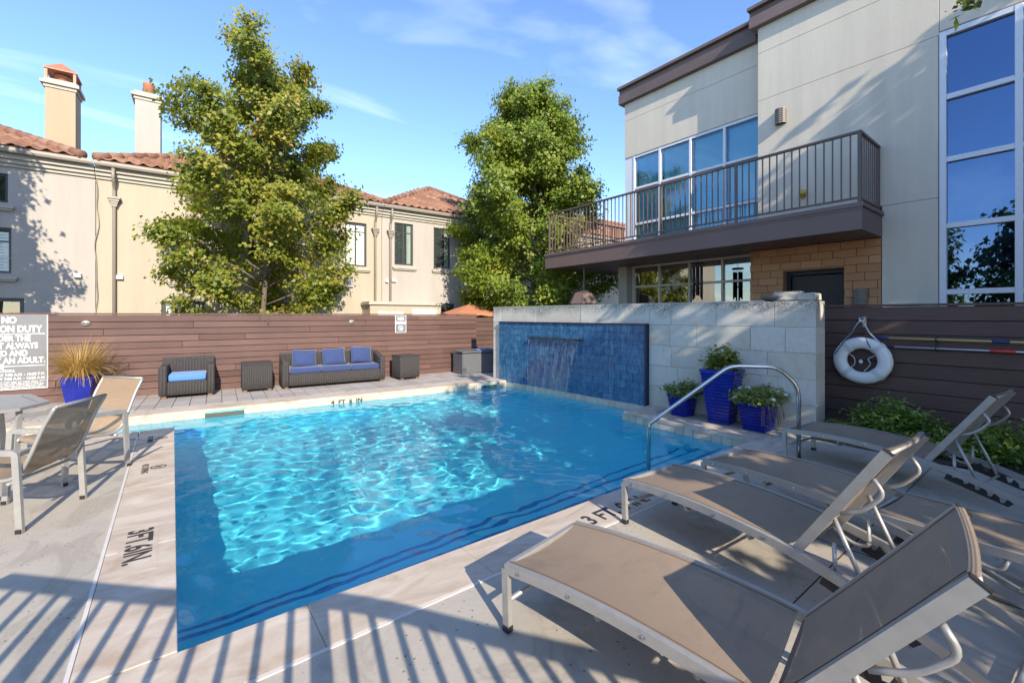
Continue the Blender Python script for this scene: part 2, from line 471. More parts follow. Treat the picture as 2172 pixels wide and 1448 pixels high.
def wicker():
    t = NT('dark_wicker'); c = t.co(src='Object')
    w = t.n('TexWave', Scale=28.0, Distortion=1.2, bands_direction='Z'); t.l(c, w.inputs['Vector'])
    n = t.noise(t.co(src='World'), 18, 4, 0.7)
    a = t.mix(n, (0.020, 0.018, 0.018), (0.070, 0.063, 0.060))
    t.base(t.mix(t.math('MULTIPLY', w.outputs['Fac'], 0.5), a, (0.10, 0.09, 0.084)))
    t.rough(0.55); t.bump(w.outputs['Fac'], 0.7, 0.006); return t.m
M['wicker'] = wicker()
def fabric(name, col, var=0.15):
    t = NT(name); c = t.co(src='World'); n = t.noise(c, 7, 5, 0.6); w = t.noise(c, 260, 2)
    t.base(t.mix(n, tuple(q * (1 - var) for q in col), tuple(q * (1 + var) for q in col)))
    t.rough(0.9); t.b.inputs['Sheen Weight'].default_value = 0.25
    t.bump(t.math('ADD', t.math('MULTIPLY', n, 1.0), t.math('MULTIPLY', w, 0.15)), 0.35, 0.02); return t.m
M['cushion'] = fabric('blue_cushion_fabric', (0.030, 0.052, 0.150))
M['cushion_light'] = fabric('bright_blue_cushion_fabric', (0.085, 0.22, 0.60), 0.08)
def sling(name, c0, c1, hole=0.32, open_=0.12):
    t = NT(name); c = t.co(src='UV'); co = t.co(src='Object')
    k = t.n('TexChecker', Scale=1.0); 
    m = t.n('Mapping'); m.inputs['Scale'].default_value = (130, 130, 130); t.l(co, m.inputs['Vector'])
    w1 = t.n('TexWave', Scale=60.0, bands_direction='X'); t.l(co, w1.inputs['Vector'])
    w2 = t.n('TexWave', Scale=60.0, bands_direction='Y'); t.l(co, w2.inputs['Vector'])
    h = t.math('MULTIPLY', w1.outputs['Fac'], w2.outputs['Fac'])
    n = t.noise(co, 3.5, 5, 0.6, 0.5)
    st = t.noise(t.co((1.5, 60, 1.5), 'Object'), 3.0, 3)
    a = t.mix(t.ramp(h, [(0.0, 0.45), (0.6, 1.0)]), c0, c1)
    a = t.mix(t.math('MULTIPLY', n, 0.35), a, tuple(q * 0.65 for q in c1))
    a = t.mix(t.math('MULTIPLY', st, 0.25), a, tuple(min(1, q * 1.2) for q in c1))
    a = t.mix(t.ramp(t.noise(t.co((1.2, 2.5, 1), 'World'), 3.0, 6, 0.7, 0.8), [(0.5, 0.0), (0.75, 0.45)]), a, tuple(q * 0.45 for q in c1))
    t.base(a); t.rough(0.75); t.bump(h, 0.5, 0.002)
    tr = t.n('BsdfTransparent'); mx = t.n('MixShader')
    t.l(t.ramp(h, [(0.0, hole), (open_, 0.03)]), mx.inputs[0]); t.l(t.b.outputs[0], mx.inputs[1]); t.l(tr.outputs[0], mx.inputs[2])
    t.l(mx.outputs[0], t.out.inputs['Surface']); return t.m
M['sling'] = sling('taupe_sling_mesh', (0.14, 0.102, 0.072), (0.40, 0.295, 0.205))
M['sling_tan'] = sling('tan_sling_mesh', (0.13, 0.092, 0.06), (0.38, 0.265, 0.165), 0.25, 0.25)
M['sling_seam'] = simple('sling_seam', (0.10, 0.075, 0.055), 0.8, bump=0)
def potm():
    t = NT('cobalt_glazed_pot'); c = t.co(src='World'); n = t.noise(c, 9, 5, 0.6)
    t.base(t.mix(n, (0.006, 0.012, 0.15), (0.018, 0.032, 0.36))); t.rough(t.ramp(n, [(0.3, 0.08), (0.7, 0.3)]))
    t.bump(n, 0.15, 0.01); return t.m
M['pot'] = potm()
def brickm():
    t = NT('terracotta_wall_brick'); c = t.co(src='World'); r = t.rand(); n = t.noise(c, 20, 5, 0.7)
    a = t.ramp(r, [(0, (0.50, 0.23, 0.10)), (0.5, (0.60, 0.30, 0.135)), (1, (0.66, 0.36, 0.175))])
    t.base(t.mix(t.math('MULTIPLY', n, 0.45), a, (0.25, 0.12, 0.07))); t.rough(0.8); t.bump(n, 0.3, 0.005); return t.m
M['brick'] = brickm()
M['mortar'] = simple('wall_mortar', (0.36, 0.20, 0.11), 0.95)
M['pale_mortar'] = simple('pale_mortar', (0.60, 0.57, 0.50), 0.95)
M['bark'] = simple('grey_brown_bark', (0.13, 0.10, 0.075), 0.95, var=0.4, scale=12, bump=0.8, bscale=25)
def leafm(name, stops, trans=0.35, rough=0.5):
    t = NT(name); t.t.nodes.remove(t.b)
    at = t.n('Attribute', attribute_name='tone'); c = t.co(src='World')
    f = t.math('ADD', t.math('MULTIPLY', at.outputs['Fac'], 0.62), t.math('MULTIPLY', t.noise(c, 0.9, 3), 0.45))
    col = t.ramp(f, stops)
    pr = t.n('BsdfPrincipled', Roughness=rough); t.l(col, pr.inputs['Base Color'])
    tl = t.n('BsdfTranslucent'); t.l(t.mix(0.5, col, (0.30, 0.36, 0.03)), tl.inputs['Color'])
    mx = t.n('MixShader'); mx.inputs[0].default_value = trans
    t.l(pr.outputs[0], mx.inputs[1]); t.l(tl.outputs[0], mx.inputs[2]); t.l(mx.outputs[0], t.out.inputs['Surface'])
    return t.m
M['leaf_maple'] = leafm('turning_maple_leaf', [(0.12, (0.095, 0.140, 0.014)), (0.42, (0.210, 0.245, 0.024)), (0.66, (0.36, 0.33, 0.04)), (0.88, (0.46, 0.25, 0.06))], 0.42)
M['leaf_green'] = leafm('green_maple_leaf', [(0.12, (0.085, 0.145, 0.013)), (0.45, (0.190, 0.260, 0.022)), (0.75, (0.33, 0.36, 0.035)), (0.95, (0.42, 0.31, 0.05))], 0.42)
M['leaf_shade'] = leafm('evergreen_leaf', [(0.1, (0.04, 0.075, 0.016)), (0.5, (0.085, 0.135, 0.03)), (0.9, (0.14, 0.19, 0.045))])
M['leaf_shrub'] = leafm('shrub_leaf', [(0.1, (0.06, 0.125, 0.015)), (0.5, (0.14, 0.24, 0.035)), (0.9, (0.34, 0.40, 0.08))])
M['leaf_potted'] = leafm('potted_leaf', [(0.1, (0.07, 0.13, 0.02)), (0.5, (0.17, 0.24, 0.045)), (0.9, (0.38, 0.34, 0.09))])
M['grass_dry'] = leafm('dry_grass_blade', [(0.1, (0.22, 0.20, 0.05)), (0.35, (0.50, 0.28, 0.06)), (0.9, (0.66, 0.46, 0.20))], 0.3)

# ================================================================== SETTING
POOL = [(0, 2.78), (6.30, 2.74), (6.37, 5.0), (7.16, 5.04), (6.99, 9.305), (-3.5, 10.03), (-3.5, 8.5), (0, 8.5)]
WATER_Z = -0.15
def inside(x, y, poly):
    res = np.zeros(np.shape(x), dtype=bool); n = len(poly)
    for i in range(n):
        x0, y0 = poly[i]; x1, y1 = poly[(i + 1) % n]
        if y0 == y1: continue
        c = ((y0 > y) != (y1 > y)) & (x < (x1 - x0) * (y - y0) / (y1 - y0) + x0)
        res ^= c
    return res

# the ground: one sheet out to the horizon, with the pool cut out of it
g = MB()
S = 900
def sheet(mb, x0, x1, y0, y1, z): mb.add([(x0, y0, z), (x1, y0, z), (x1, y1, z), (x0, y1, z)], [(0, 1, 2, 3)])
sheet(g, -S, -3.9, -S, S, -0.13); sheet(g, -3.9, 7.6, -S, 2.3, -0.13); sheet(g, -3.9, 7.6, 10.3, S, -0.13); sheet(g, 7.6, S, -S, S, -0.13)
tag(g.build('ground', M['asphalt']), kind='structure')

d = MB()
d.prism([(-14, -7), (-0.392, -7), (-0.392, 8.1), (-3.9, 8.1), (-3.9, 13.2), (-14, 13.2)], -0.125, 0)
d.prism([(-0.392, -7), (6.98, -7), (6.98, 2.352), (-0.392, 2.368)], -0.125, 0)
deck = tag(d.build('pool_deck', M['deck']), kind='structure')
j = MB()
j.prism([(-0.402, 2.36), (-0.382, 2.36), (-0.382, 8.1), (-0.402, 8.1)], 0.0, 0.006)
j.prism([(-0.402, 2.346), (6.7, 2.332), (6.7, 2.350), (-0.402, 2.364)], 0.0, 0.006)
j.build('joint_sealant', M['sealant'], deck)
cj = MB()
for k, yy in enumerate((1.05, -0.4, -1.9)):
    cj.prism([(-0.38, yy), (6.9, yy - 0.02), (6.9, yy - 0.012), (-0.38, yy + 0.008)], 0.0, 0.0015)
cj.prism([(3.9, -6), (3.908, -6), (3.908, 2.33), (3.9, 2.33)], 0.0, 0.0022)
cj.build('control_joint', M['soil'], deck)

cop = tag(empty('pool_coping'), kind='structure')
def quad_slab(name, parent, mat, poly, z0, z1, bevel=0.0035):
    cx = sum(p[0] for p in poly) / len(poly); cy = sum(p[1] for p in poly) / len(poly)
    return MB().prism([(p[0] - cx, p[1] - cy) for p in poly], z0, z1).build(name, mat, parent, (cx, cy, 0), bevel=bevel)
G_ = 0.0012
def cop_line(a, b, c, d_, cuts):
    """slabs between edge a-b (pool side) and c-d (deck side)"""
    for t0, t1 in zip(cuts[:-1], cuts[1:]):
        L = math.dist(a, b); e = G_ / L
        q = lambda p, r_, t: (p[0] + (r_[0] - p[0]) * t, p[1] + (r_[1] - p[1]) * t)
        quad_slab('coping_slab', cop, M['coping'], [q(a, b, t0 + e), q(a, b, t1 - e), q(c, d_, t1 - e), q(c, d_, t0 + e)], -0.05, 0.004)
cop_line((-0.38, 2.795), (6.29, 2.755), (-0.38, 2.37), (6.29, 2.357), [0, 0.151, 0.309, 0.466, 0.62, 0.775, 0.89, 1.0])
quad_slab('coping_slab', cop, M['coping'], [(6.296, 2.755), (6.70, 2.75), (6.70, 2.355), (6.296, 2.356)], -0.05, 0.004)
cop_line((0.02, 8.48), (0.02, 2.803), (-0.38, 8.48), (-0.38, 2.803), [0, 0.25, 0.5, 0.75, 1.0])
cop_line((-3.5, 8.48), (-0.388, 8.48), (-3.5, 8.105), (-0.388, 8.10), [0, 0.33, 0.66, 1.0])
cop_line((6.282, 2.763), (6.345, 4.98), (6.70, 2.758), (6.77, 5.02), [0, 0.46, 1.0])
cop_line((6.778, 5.012), (7.15, 5.028), (6.768, 4.62), (7.15, 4.64), [0.0, 1.0])

# basin
b = MB(); FZ = -1.22
n = len(POOL)
bx_, by_ = [p[0] for p in POOL], [p[1] for p in POOL]
for i in range(n):
    p, q = POOL[i], POOL[(i + 1) % n]
    b.add([(p[0], p[1], FZ), (q[0], q[1], FZ), (q[0], q[1], -0.056), (p[0], p[1], -0.056)], [(0, 1, 2, 3)])
b.add([(x, y, FZ) for x, y in POOL], [tuple(range(n))])
basin = b.build('pool_basin', M['plaster'])
tag(basin, kind='structure'); basin.cycles.is_caustics_receiver = True
for i, (wd, z) in enumerate(((0.46, -0.40), (0.80, -0.66), (1.12, -0.92))):
    s = MB().prism([(0.0 + 0.012, 2.785), (6.29, 2.745), (6.30, 2.745 + wd), (0.012, 2.785 + wd)], FZ + 0.01 + i * 0.002, z)
    o = s.build('pool_step', M['plaster'], basin); o.cycles.is_caustics_receiver = True
    t_ = MB().prism([(0.02, 2.785 + wd - 0.035), (6.29, 2.745 + wd - 0.035), (6.29, 2.751 + wd), (0.02, 2.791 + wd)], z - 0.05, z + 0.004)
    o = t_.build('step_trim', M['step_tile'], basin); o.cycles.is_caustics_receiver = True
# waterline tiles, one by one along the edges that face the camera
def tile_run(a, b_, L=0.152, z=-0.118, skip=()):
    a = Vector((*a, 0)); b_ = Vector((*b_, 0)); dd = (b_ - a).normalized(); ln = (b_ - a).length
    nrm = Vector((-dd.y, dd.x, 0)); rz = math.atan2(dd.y, dd.x); k = 0; x = 0
    while x + L <= ln + 0.02:
        c = a + dd * (x + L / 2) + nrm * 0.004
        if not any(s0 < x < s1 for s0, s1 in skip):
            piece('waterline_tile', basin, M['waterline'], (L - 0.006, 0.016, 0.135), (c.x, c.y, z), (0, 0, rz), 0.002)
        x += L; k += 1
tile_run((6.30, 2.74), (6.37, 5.0))
tile_run((7.16, 5.04), (6.99, 9.305))
FAR_SK = [(5.88, 6.42), (0.25, 0.75)]
tile_run((6.99, 9.305), (-3.5, 10.03), skip=FAR_SK)
tile_run((6.37, 5.0), (7.16, 5.04))

# water: a rippled sheet
random.seed(3)
nx, ny = 690, 472
xs = np.linspace(-3.52, 7.2, nx); ys = np.linspace(2.73, 10.06, ny)
X, Y = np.meshgrid(xs, ys); Z = np.zeros_like(X)
for k in range(46):
    lam = random.uniform(0.12, 0.46); a = random.uniform(0, 6.283); ph = random.uniform(0, 6.283)
    Z += 0.0019 * lam ** 1.35 * np.sin(2 * np.pi / lam * (X * math.cos(a) + Y * math.sin(a)) + ph)
for k in range(8):
    lam = random.uniform(0.9, 2.0); a = random.uniform(0, 6.283); ph = random.uniform(0, 6.283)
    Z += 0.0009 * lam * np.sin(2 * np.pi / lam * (X * math.cos(a) + Y * math.sin(a)) + ph)
rr = np.hypot(X - 6.75, Y - 7.3)
Z *= 1.0 + 0.35 * np.sin(1.9 * X + 0.7 * Y + 1.0) * np.sin(0.8 * X - 2.3 * Y) + 0.2 * np.sin(4.1 * X + 3.3 * Y)
Z = Z * (0.75 + 0.5 * np.exp(-((X - 3.3) ** 2 + (Y - 5.6) ** 2) / 3.0)) + 0.006 * np.exp(-rr / 1.3) * np.sin(2 * np.pi * rr / 0.33)
V = np.stack([X, Y, Z + WATER_Z], -1).reshape(-1, 3)
I = np.arange(nx * ny).reshape(ny, nx)
Fq = np.stack([I[:-1, :-1], I[:-1, 1:], I[1:, 1:], I[1:, :-1]], -1).reshape(-1, 4)
cc = V[Fq].mean(1)
grow = [(-0.02, 2.76), (6.32, 2.72), (6.39, 4.98), (7.18, 5.02), (7.01, 9.33), (-3.52, 10.05), (-3.52, 8.48), (-0.02, 8.48)]
Fq = Fq[inside(cc[:, 0], cc[:, 1], grow)]
wat = np_mesh('water', V, Fq, M['water'], smooth=True)
bm = bmesh.new(); bm.from_mesh(wat.data)
bmesh.ops.delete(bm, geom=[v for v in bm.verts if not v.link_faces], context='VERTS')
bm.to_mesh(wat.data); bm.free()
tag(wat, kind='structure'); wat.cycles.is_caustics_caster = True

# ------------------------------------------------------------------ far side: terrace, fence
FA = math.atan2(-0.438, 6.314)
ter = tag(empty('terrace', (-0.42, 9.82, 0), FA), kind='structure')
x = -3.3
cuts = [-3.3, -1.5, 0.06, 1.95, 3.9, 5.85, 7.42]
for x0, x1 in zip(cuts[:-1], cuts[1:]):
    quad_slab('coping_slab', ter, M['coping'], [(x0 + G_, -0.02), (x1 - G_, -0.02), (x1 - G_, 0.45), (x0 + G_, 0.45)], -0.05, 0.004)
PW = 0.262
for row, (y0, y1) in enumerate(((0.56, 1.20), (1.20, 1.84), (1.84, 2.46))):
    for k in range(46):
        xc = -3.3 + PW * (k + 0.5)
        piece('paver', ter, M['paver'], (PW - 0.008, y1 - y0 - 0.008, 0.05), (xc, (y0 + y1) / 2, -0.022 + rnd.uniform(-0.0015, 0.0015)), (0, 0, 0), 0.005)
for k in range(80):
    piece('edge_sett', ter, M['paver'], (0.142, 0.09, 0.05), (-3.22 + 0.15 * k, 0.506, -0.022 + rnd.uniform(-0.002, 0.002)), (0, 0, 0), 0.006)
MB().box(-3.3, 8.9, 0.455, 2.6, -0.12, -0.048).build('paver_bed', M['soil'], ter)

def fence(name, label, loc, rz, x0, x1, rows, z0, bh, mat, cap, joints, depth=0.028):
    f = thing(name, label, 'fence', loc, rz)
    for r_ in range(rows):
        cut = sorted(j for j in joints(r_) if x0 + 0.3 < j < x1 - 0.3)
        cs = [x0] + cut + [x1]
        for a, b_ in zip(cs[:-1], cs[1:]):
            piece('board', f, mat, (b_ - a - 0.004, depth, bh - 0.011), ((a + b_) / 2, rnd.uniform(-0.003, 0.003), z0 + (r_ + 0.5) * bh), (rnd.uniform(-0.02, 0.02), rnd.uniform(-0.0009, 0.0009), 0), 0.003)
    zt = z0 + rows * bh
    MB().box(x0, x1, depth / 2 + 0.004, depth / 2 + 0.012, z0, zt - 0.01).build('light_stop_sheet', M['black_plastic'], f)  # dark sheet added to stop light showing through the board gaps
    if cap: piece('top_cap', f, mat, (x1 - x0, 0.09, 0.035), ((x0 + x1) / 2, 0.01, zt + 0.02), (0, 0, 0), 0.004)
    k = x0 + 0.1
    while k < x1:
        piece('post', f, M['brown_metal'], (0.08, 0.08, zt - 0.01), (k, 0.06, (zt - 0.01) / 2), (0, 0, 0), 0.003); k += 1.85
    return f
fj = {0: (1.1, 5.0), 1: (3.0, 6.6), 2: (-1.3, 2.1, 6.1), 3: (1.7, 4.4), 4: (-0.2, 3.6, 7.0), 5: (1.1, 5.3), 6: (-1.0, 2.8, 6.5), 7: (0.7, 4.0), 8: (1.0, 1.9, 5.2), 9: (-0.6, 3.3, 6.9), 10: (0.9, 4.7), 11: (2.2, 6.2)}
ffar = fence('fence', 'long reddish-brown plank fence behind the wicker sofa and armchair', (-0.526, 12.26, 0), FA, -4.2, 8.15, 12, 0.0, 0.1435, M['fence'], True, lambda r_: fj[r_])
fret = fence('fence', 'short shade-darkened plank fence set back beside the stone wall', (8.06, 12.15, 0), FA, -0.45, 2.6, 11, 0.0, 0.15, M['fence_dark'], False, lambda r_: ())  # set-back fence: its shade is put into darker board colours
fr = fence('fence', 'dark brown plank fence carrying the life ring and poles', (8.36, 4.2, 0), -math.pi / 2, 0, 7.6, 9, 0.0, 0.204, M['fence_dark'], True, lambda r_: ((3.4 + 0.37 * r_) % 6.5,))

# ------------------------------------------------------------------ stone water wall
WA = math.atan2(-7.2, 0.35)          # local x runs towards the camera, local -y faces the pool
wall = thing('water_feature_wall', 'pale limestone block wall with blue tiled waterfall panel', 'stone wall', (7.045, 9.75, 0), WA)
Lw = 7.40
TH = 0.42
MB().box(-0.18, Lw - 0.006, 0.006, TH - 0.012, -0.12, 1.918).build('wall_core', M['pale_mortar'], wall)
MB().box(-0.21, Lw - 0.7, -0.012, 0.16, 1.925, 1.945).build('top_flashing', M['pale_trim'], wall)
rows = [(-0.10, 0.38), (0.38, 0.765), (0.765, 1.15), (1.15, 1.535), (1.535, 1.925)]
bcuts = [[-0.2, 0.12, 4.67, 5.5, 6.35, Lw], [-0.2, 0.12, 4.67, 5.25, 6.0, 6.9, Lw], [-0.2, 0.12, 4.67, 5.12, 5.95, 6.75, Lw], [-0.2, 0.12, 4.67, 5.1, 5.6, 6.5, 7.0, Lw],
         [-0.2, 0.12, 1.5, 2.95, 4.67, 5.12, 5.95, 6.85, Lw]]
for (z0, z1), cs in zip(rows, bcuts):
    for a, b_ in zip(cs[:-1], cs[1:]):
        if a == 0.12 and b_ == 4.67: continue
        th = TH if b_ == Lw else 0.05 + rnd.uniform(0, 0.006)
        pr = rnd.uniform(-0.003, 0.004)
        piece('stone_block', wall, M['stone'], (b_ - a - 0.006, th + 0.02, z1 - z0 - 0.006), ((a + b_) / 2, (th + 0.02) / 2 - 0.01 - pr if b_ != Lw else TH / 2, (z0 + z1) / 2), (0, 0, 0), 0.003)
# end face blocks sit inside the last blocks (they are through-stones); panel of glazed tiles
pn = empty('tile_panel', (0, 0, 0), 0, wall)
PX0, PX1, PZ0, PZ1, PYD = 0.135, 4.62, -0.06, 1.525, -0.075
MB().box(PX0, PX1, PYD + 0.012, 0.049, PZ0, PZ1).build('panel_core', M['tile_edge'], pn)
tw, thh = 0.290, 0.1585
for r_ in range(10):
    off = -0.145 if r_ % 2 else 0.0
    k = 0
    while True:
        a = max(PX0 + off + tw * k, PX0); b_ = min(PX0 + off + tw * (k + 1), PX1)
        if a >= PX1 - 0.01: break
        if b_ - a > 0.03:
            piece('glazed_tile', pn, M['blue_tile'], (b_ - a - 0.005, 0.014, thh - 0.005), ((a + b_) / 2, PYD + 0.007 + rnd.uniform(-0.0015, 0.0015), PZ0 + (r_ + 0.5) * thh), (0, 0, 0), 0.002)
        k += 1
# projecting rim, near end and top; shade on these edges put into its colour
MB().box(PX1, PX1 + 0.035, PYD - 0.045, 0.02, PZ0, PZ1 + 0.03).build('panel_rim', M['tile_edge'], pn)
MB().box(PX0, PX1 - 0.001, PYD - 0.03, 0.02, PZ1 + 0.001, PZ1 + 0.028).build('panel_rim', M['tile_edge'], pn)
# weir and water sheet
WX0, WX1, WZ = 1.43, 3.08, 1.15
MB().box(WX0 - 0.03, WX1 + 0.03, PYD - 0.10, PYD + 0.002, WZ, WZ + 0.035).build('weir_lip', M['black_plastic'], wall, bevel=0.004)
vs = []; fs = []
nu, nv = 25, 22
for i in range(nv + 1):
    t = i / nv
    z = WZ + 0.02 - (WZ + 0.02 - (WATER_Z - 0.01)) * t
    yo = PYD - 0.10 - 0.16 * math.sqrt(t)
    xa = WX0 + 0.02 + 0.10 * t; xb = WX1 - 0.02 - 0.30 * t ** 0.8
    for k in range(nu + 1):
        u = k / nu
        vs.append((xa + (xb - xa) * u, yo + 0.008 * math.sin(u * 37 + 3 * t) * (0.3 + t) + 0.006 * math.sin(u * 71 - 5 * t), z))
m = nu + 1
for i in range(nv):
    for k in range(nu):
        fs.append((i * m + k, i * m + k + 1, (i + 1) * m + k + 1, (i + 1) * m + k))
wf = MB().add(vs, fs).build('water_sheet', M['fall'], None, smooth=True)
for side in (0, 1):   # the two thicker rims of the falling sheet
    pts = [vs[i * m + (0 if side == 0 else nu)] for i in range(nv + 1)]
    MB().tube(pts, lambda i: 0.007 + 0.002 * math.sin(i * 2.1), 6).build('sheet_rim', M['fall'], wf, smooth=True)
wf.location = (7.045, 9.75, 0); wf.rotation_euler = (0, 0, WA)
tag(wf, 'clear sheet of water falling down the blue tile panel into the pool', 'waterfall')
# planter ledge behind the coping, in front of the wall
lg = MB().prism([(6.705, 2.34), (7.42, 2.34), (7.30, 5.0), (6.775, 5.0)], -0.12, -0.012)
tag(lg.build('planter_ledge', M['deck']), kind='structure')
lw = MB().prism([(7.165, 5.045), (7.27, 5.05), (7.05, 9.60), (6.995, 9.31)], -0.12, -0.03)
tag(lw.build('waterfall_ledge', M['coping']), kind='structure')
bed = MB()
gx, gy = 12, 34
for i in range(gy + 1):
    for k in range(gx + 1):
        bed.v.append((6.985 + (8.345 - 6.985) * k / gx, -6.5 + (2.32 + 6.5) * i / gy, -0.01 + rnd.uniform(-0.015, 0.03)))
for i in range(gy):
    for k in range(gx):
        a = i * (gx + 1) + k; bed.f.append((a, a + 1, a + gx + 2, a + gx + 1))
tag(bed.build('planting_bed', M['soil']), kind='structure')

# ------------------------------------------------------------------ club building on the right
# local x = 4.49 - world Y, local y = world X - 10.5 (so -y faces the pool)
bl = thing('club_building', 'modern grey-beige stucco building with balcony and brown cornice', 'building', (10.5, 4.49, 0), -math.pi / 2)
def LX(Yw): return 4.49 - Yw
def panel(x0, x1, z0, z1, y0=0.0, th=0.25, mat='stucco_grey', name='stucco_panel', bevel=0.004):
    return piece(name, bl, M[mat], (x1 - x0 - 0.006, th, z1 - z0 - 0.006), ((x0 + x1) / 2, y0 + th / 2, (z0 + z1) / 2), (0, 0, 0), bevel)
WL, WR = LX(1.51), LX(-1.9)          # tall window
ZT = 6.60
for z0, z1 in ((3.75, 6.55), (6.55, 7.62), (7.62, 8.20)):
    panel(0.0, WL - 0.006 if z0 < 6.5 else WL, z0, z1)
panel(LX(2.29), WL - 0.006, 0.0, 3.75)
panel(WL, WR, ZT + 0.01, 8.20); panel(WR, LX(-6.5), 0, 8.20); panel(WL, WR, 0, 0.25)
RD = 0.37
panel(LX(8.485), 0.0, 7.584, 8.10, RD); panel(LX(8.485), 0.0, 6.46, 7.584, RD)
panel(LX(8.485), LX(8.20), 3.3, 6.46, RD + 0.02, 0.25, 'white_frame', 'corner_cladding')
MB().box(0.0, 0.25, 0.252, 0.9, 3.3, 8.19).build('return_wall', M['stucco_grey'], bl)
MB().box(LX(8.48), LX(-6.4), 3.2, 9.0, 0.0, 8.0).build('rear_block', M['stucco_grey'], bl)
MB().box(LX(8.46), LX(8.2), RD + 0.27, 3.2, 0.0, 8.0).build('end_wall', M['stucco_grey'], bl)
MB().box(LX(8.46), 0.26, RD + 0.26, 3.2, 7.7, 8.0).build('roof_slab', M['stucco_grey'], bl)
MB().box(0.26, LX(-6.4), 0.256, 3.2, 7.7, 8.05).build('roof_slab', M['stucco_grey'], bl)
MB().box(LX(8.46), LX(-6.4), 0.9, 3.2, 3.2, 3.5).build('upper_floor', M['interior'], bl)
MB().box(LX(8.2), LX(-6.4), 2.4, 2.5, 0.0, 7.6).build('inner_wall', M['interior'], bl)
MB().box(0.27, 0.35, 0.9, 2.4, 0.0, 7.6).build('inner_wall', M['interior'], bl)
MB().box(WL - 0.05, LX(-2.2), 2.0, 2.1, 0.0, 7.6).build('inner_wall', M['interior_blue'], bl)
# cornices
def cornice(x0, x1, y, zb, zt, e0=0.0):
    piece('cornice_band', bl, M['cornice'], (x1 - x0, 0.30, (zt - zb) * 0.52), ((x0 + x1) / 2, y + 0.02, zb + (zt - zb) * 0.26), (0, 0, 0), 0.006)
    piece('cornice_band', bl, M['cornice'], (x1 - x0 + 0.02, 0.26, (zt - zb) * 0.30), ((x0 + x1) / 2, y + 0.06, zb + (zt - zb) * 0.68), (0, 0, 0), 0.006)
    piece('cornice_band', bl, M['cornice'], (x1 - x0 + 0.06, 0.46, (zt - zb) * 0.16), ((x0 + x1) / 2, y + 0.06, zb + (zt - zb) * 0.92), (0, 0, 0), 0.006)
cornice(-0.14, LX(-6.5), 0.0, 8.20, 8.68); cornice(LX(8.62), -0.15, RD, 8.10, 8.62)
MB().box(LX(8.62), LX(8.50), RD + 0.18, 9, 8.12, 8.60).build('cornice_band', M['cornice'], bl)
MB().box(-0.12, 0.0, 0.19, 3.2, 8.22, 8.66).build('cornice_band', M['cornice'], bl)

def glazing(name, parent, xs_, zs_, y, fw, fd, fmat, pmat):
    """a window of bars and single panes between them"""
    w = empty(name, (0, 0, 0), 0, parent)
    for i, x in enumerate(xs_):
        piece('mullion', w, M[fmat], (fw, fd, zs_[-1] - zs_[0] + fw), (x, y, (zs_[0] + zs_[-1]) / 2), (0, 0, 0), 0.004)
    for z in zs_:
        for a, b_ in zip(xs_[:-1], xs_[1:]):
            piece('transom', w, M[fmat], (b_ - a - fw, fd * 0.92, fw), ((a + b_) / 2, y, z), (0, 0, 0), 0.004)
    for a, b_ in zip(xs_[:-1], xs_[1:]):
        for c, d_ in zip(zs_[:-1], zs_[1:]):
            piece('glass', w, M[pmat], (b_ - a - fw, 0.012, d_ - c - fw), ((a + b_) / 2, y + 0.01, (c + d_) / 2), (0, 0, 0), 0)
    return w
glazing('upper_window', bl, [LX(8.16), LX(7.29), LX(6.36), LX(5.45), LX(4.56)], [3.66, 4.42, 5.48, 6.42], RD + 0.06, 0.065, 0.10, 'white_frame', 'pane_blue')
for a, b_ in ((8.13, 7.33), (7.25, 6.40), (6.32, 5.49), (5.41, 4.60)):
    piece('roller_shade', bl, M['shade_blue'], (a - b_, 0.01, 2.72), ((LX(a) + LX(b_)) / 2, RD + 0.20, 5.02), (0, 0, 0), 0)
glazing('tall_window', bl, [WL + 0.05, LX(0.60), LX(-0.32), LX(-1.25)], [0.95, 2.11, 3.24, 4.37, 5.44, 6.53], 0.03, 0.088, 0.14, 'white_frame', 'pane_tall')
piece('roller_shade', bl, M['shade_blue'], (0.80, 0.01, 0.30), (WL + 0.49, 0.16, 6.34), (0, 0, 0), 0)
piece('roller_shade', bl, M['shade_blue'], (0.80, 0.01, 1.5), (WL + 0.49, 0.20, 3.3), (0, 0, 0), 0)
# ground storey: glazed bay, brick panel with door
glazing('ground_window', bl, [LX(8.2), LX(7.32), LX(6.40), LX(5.51), LX(4.72)], [0.75, 1.70, 2.56, 3.15], RD + 0.08, 0.055, 0.10, 'cream_frame', 'pane_dark')
MB().box(LX(8.2), LX(4.66), RD + 0.04, RD + 0.25, 0, 0.71).build('base_wall', M['stucco_grey'], bl)
piece('column', bl, M['stucco_cornice'], (0.30, 0.30, 3.17), (LX(8.39), RD - 0.08, 1.585), (0, 0, 0), 0.006)
BX0, BX1, DX0, DX1, DZ = LX(4.66), LX(2.295), LX(3.97), LX(2.875), 2.66
MB().box(BX0 + 0.005, DX0, 0.03, 0.5, 0, 3.17).box(DX1, BX1 - 0.005, 0.03, 0.5, 0, 3.17).box(DX0, DX1, 0.03, 0.5, DZ, 3.17).build('brick_backing', M['mortar'], bl)
bw, bh = 0.385, 0.1585
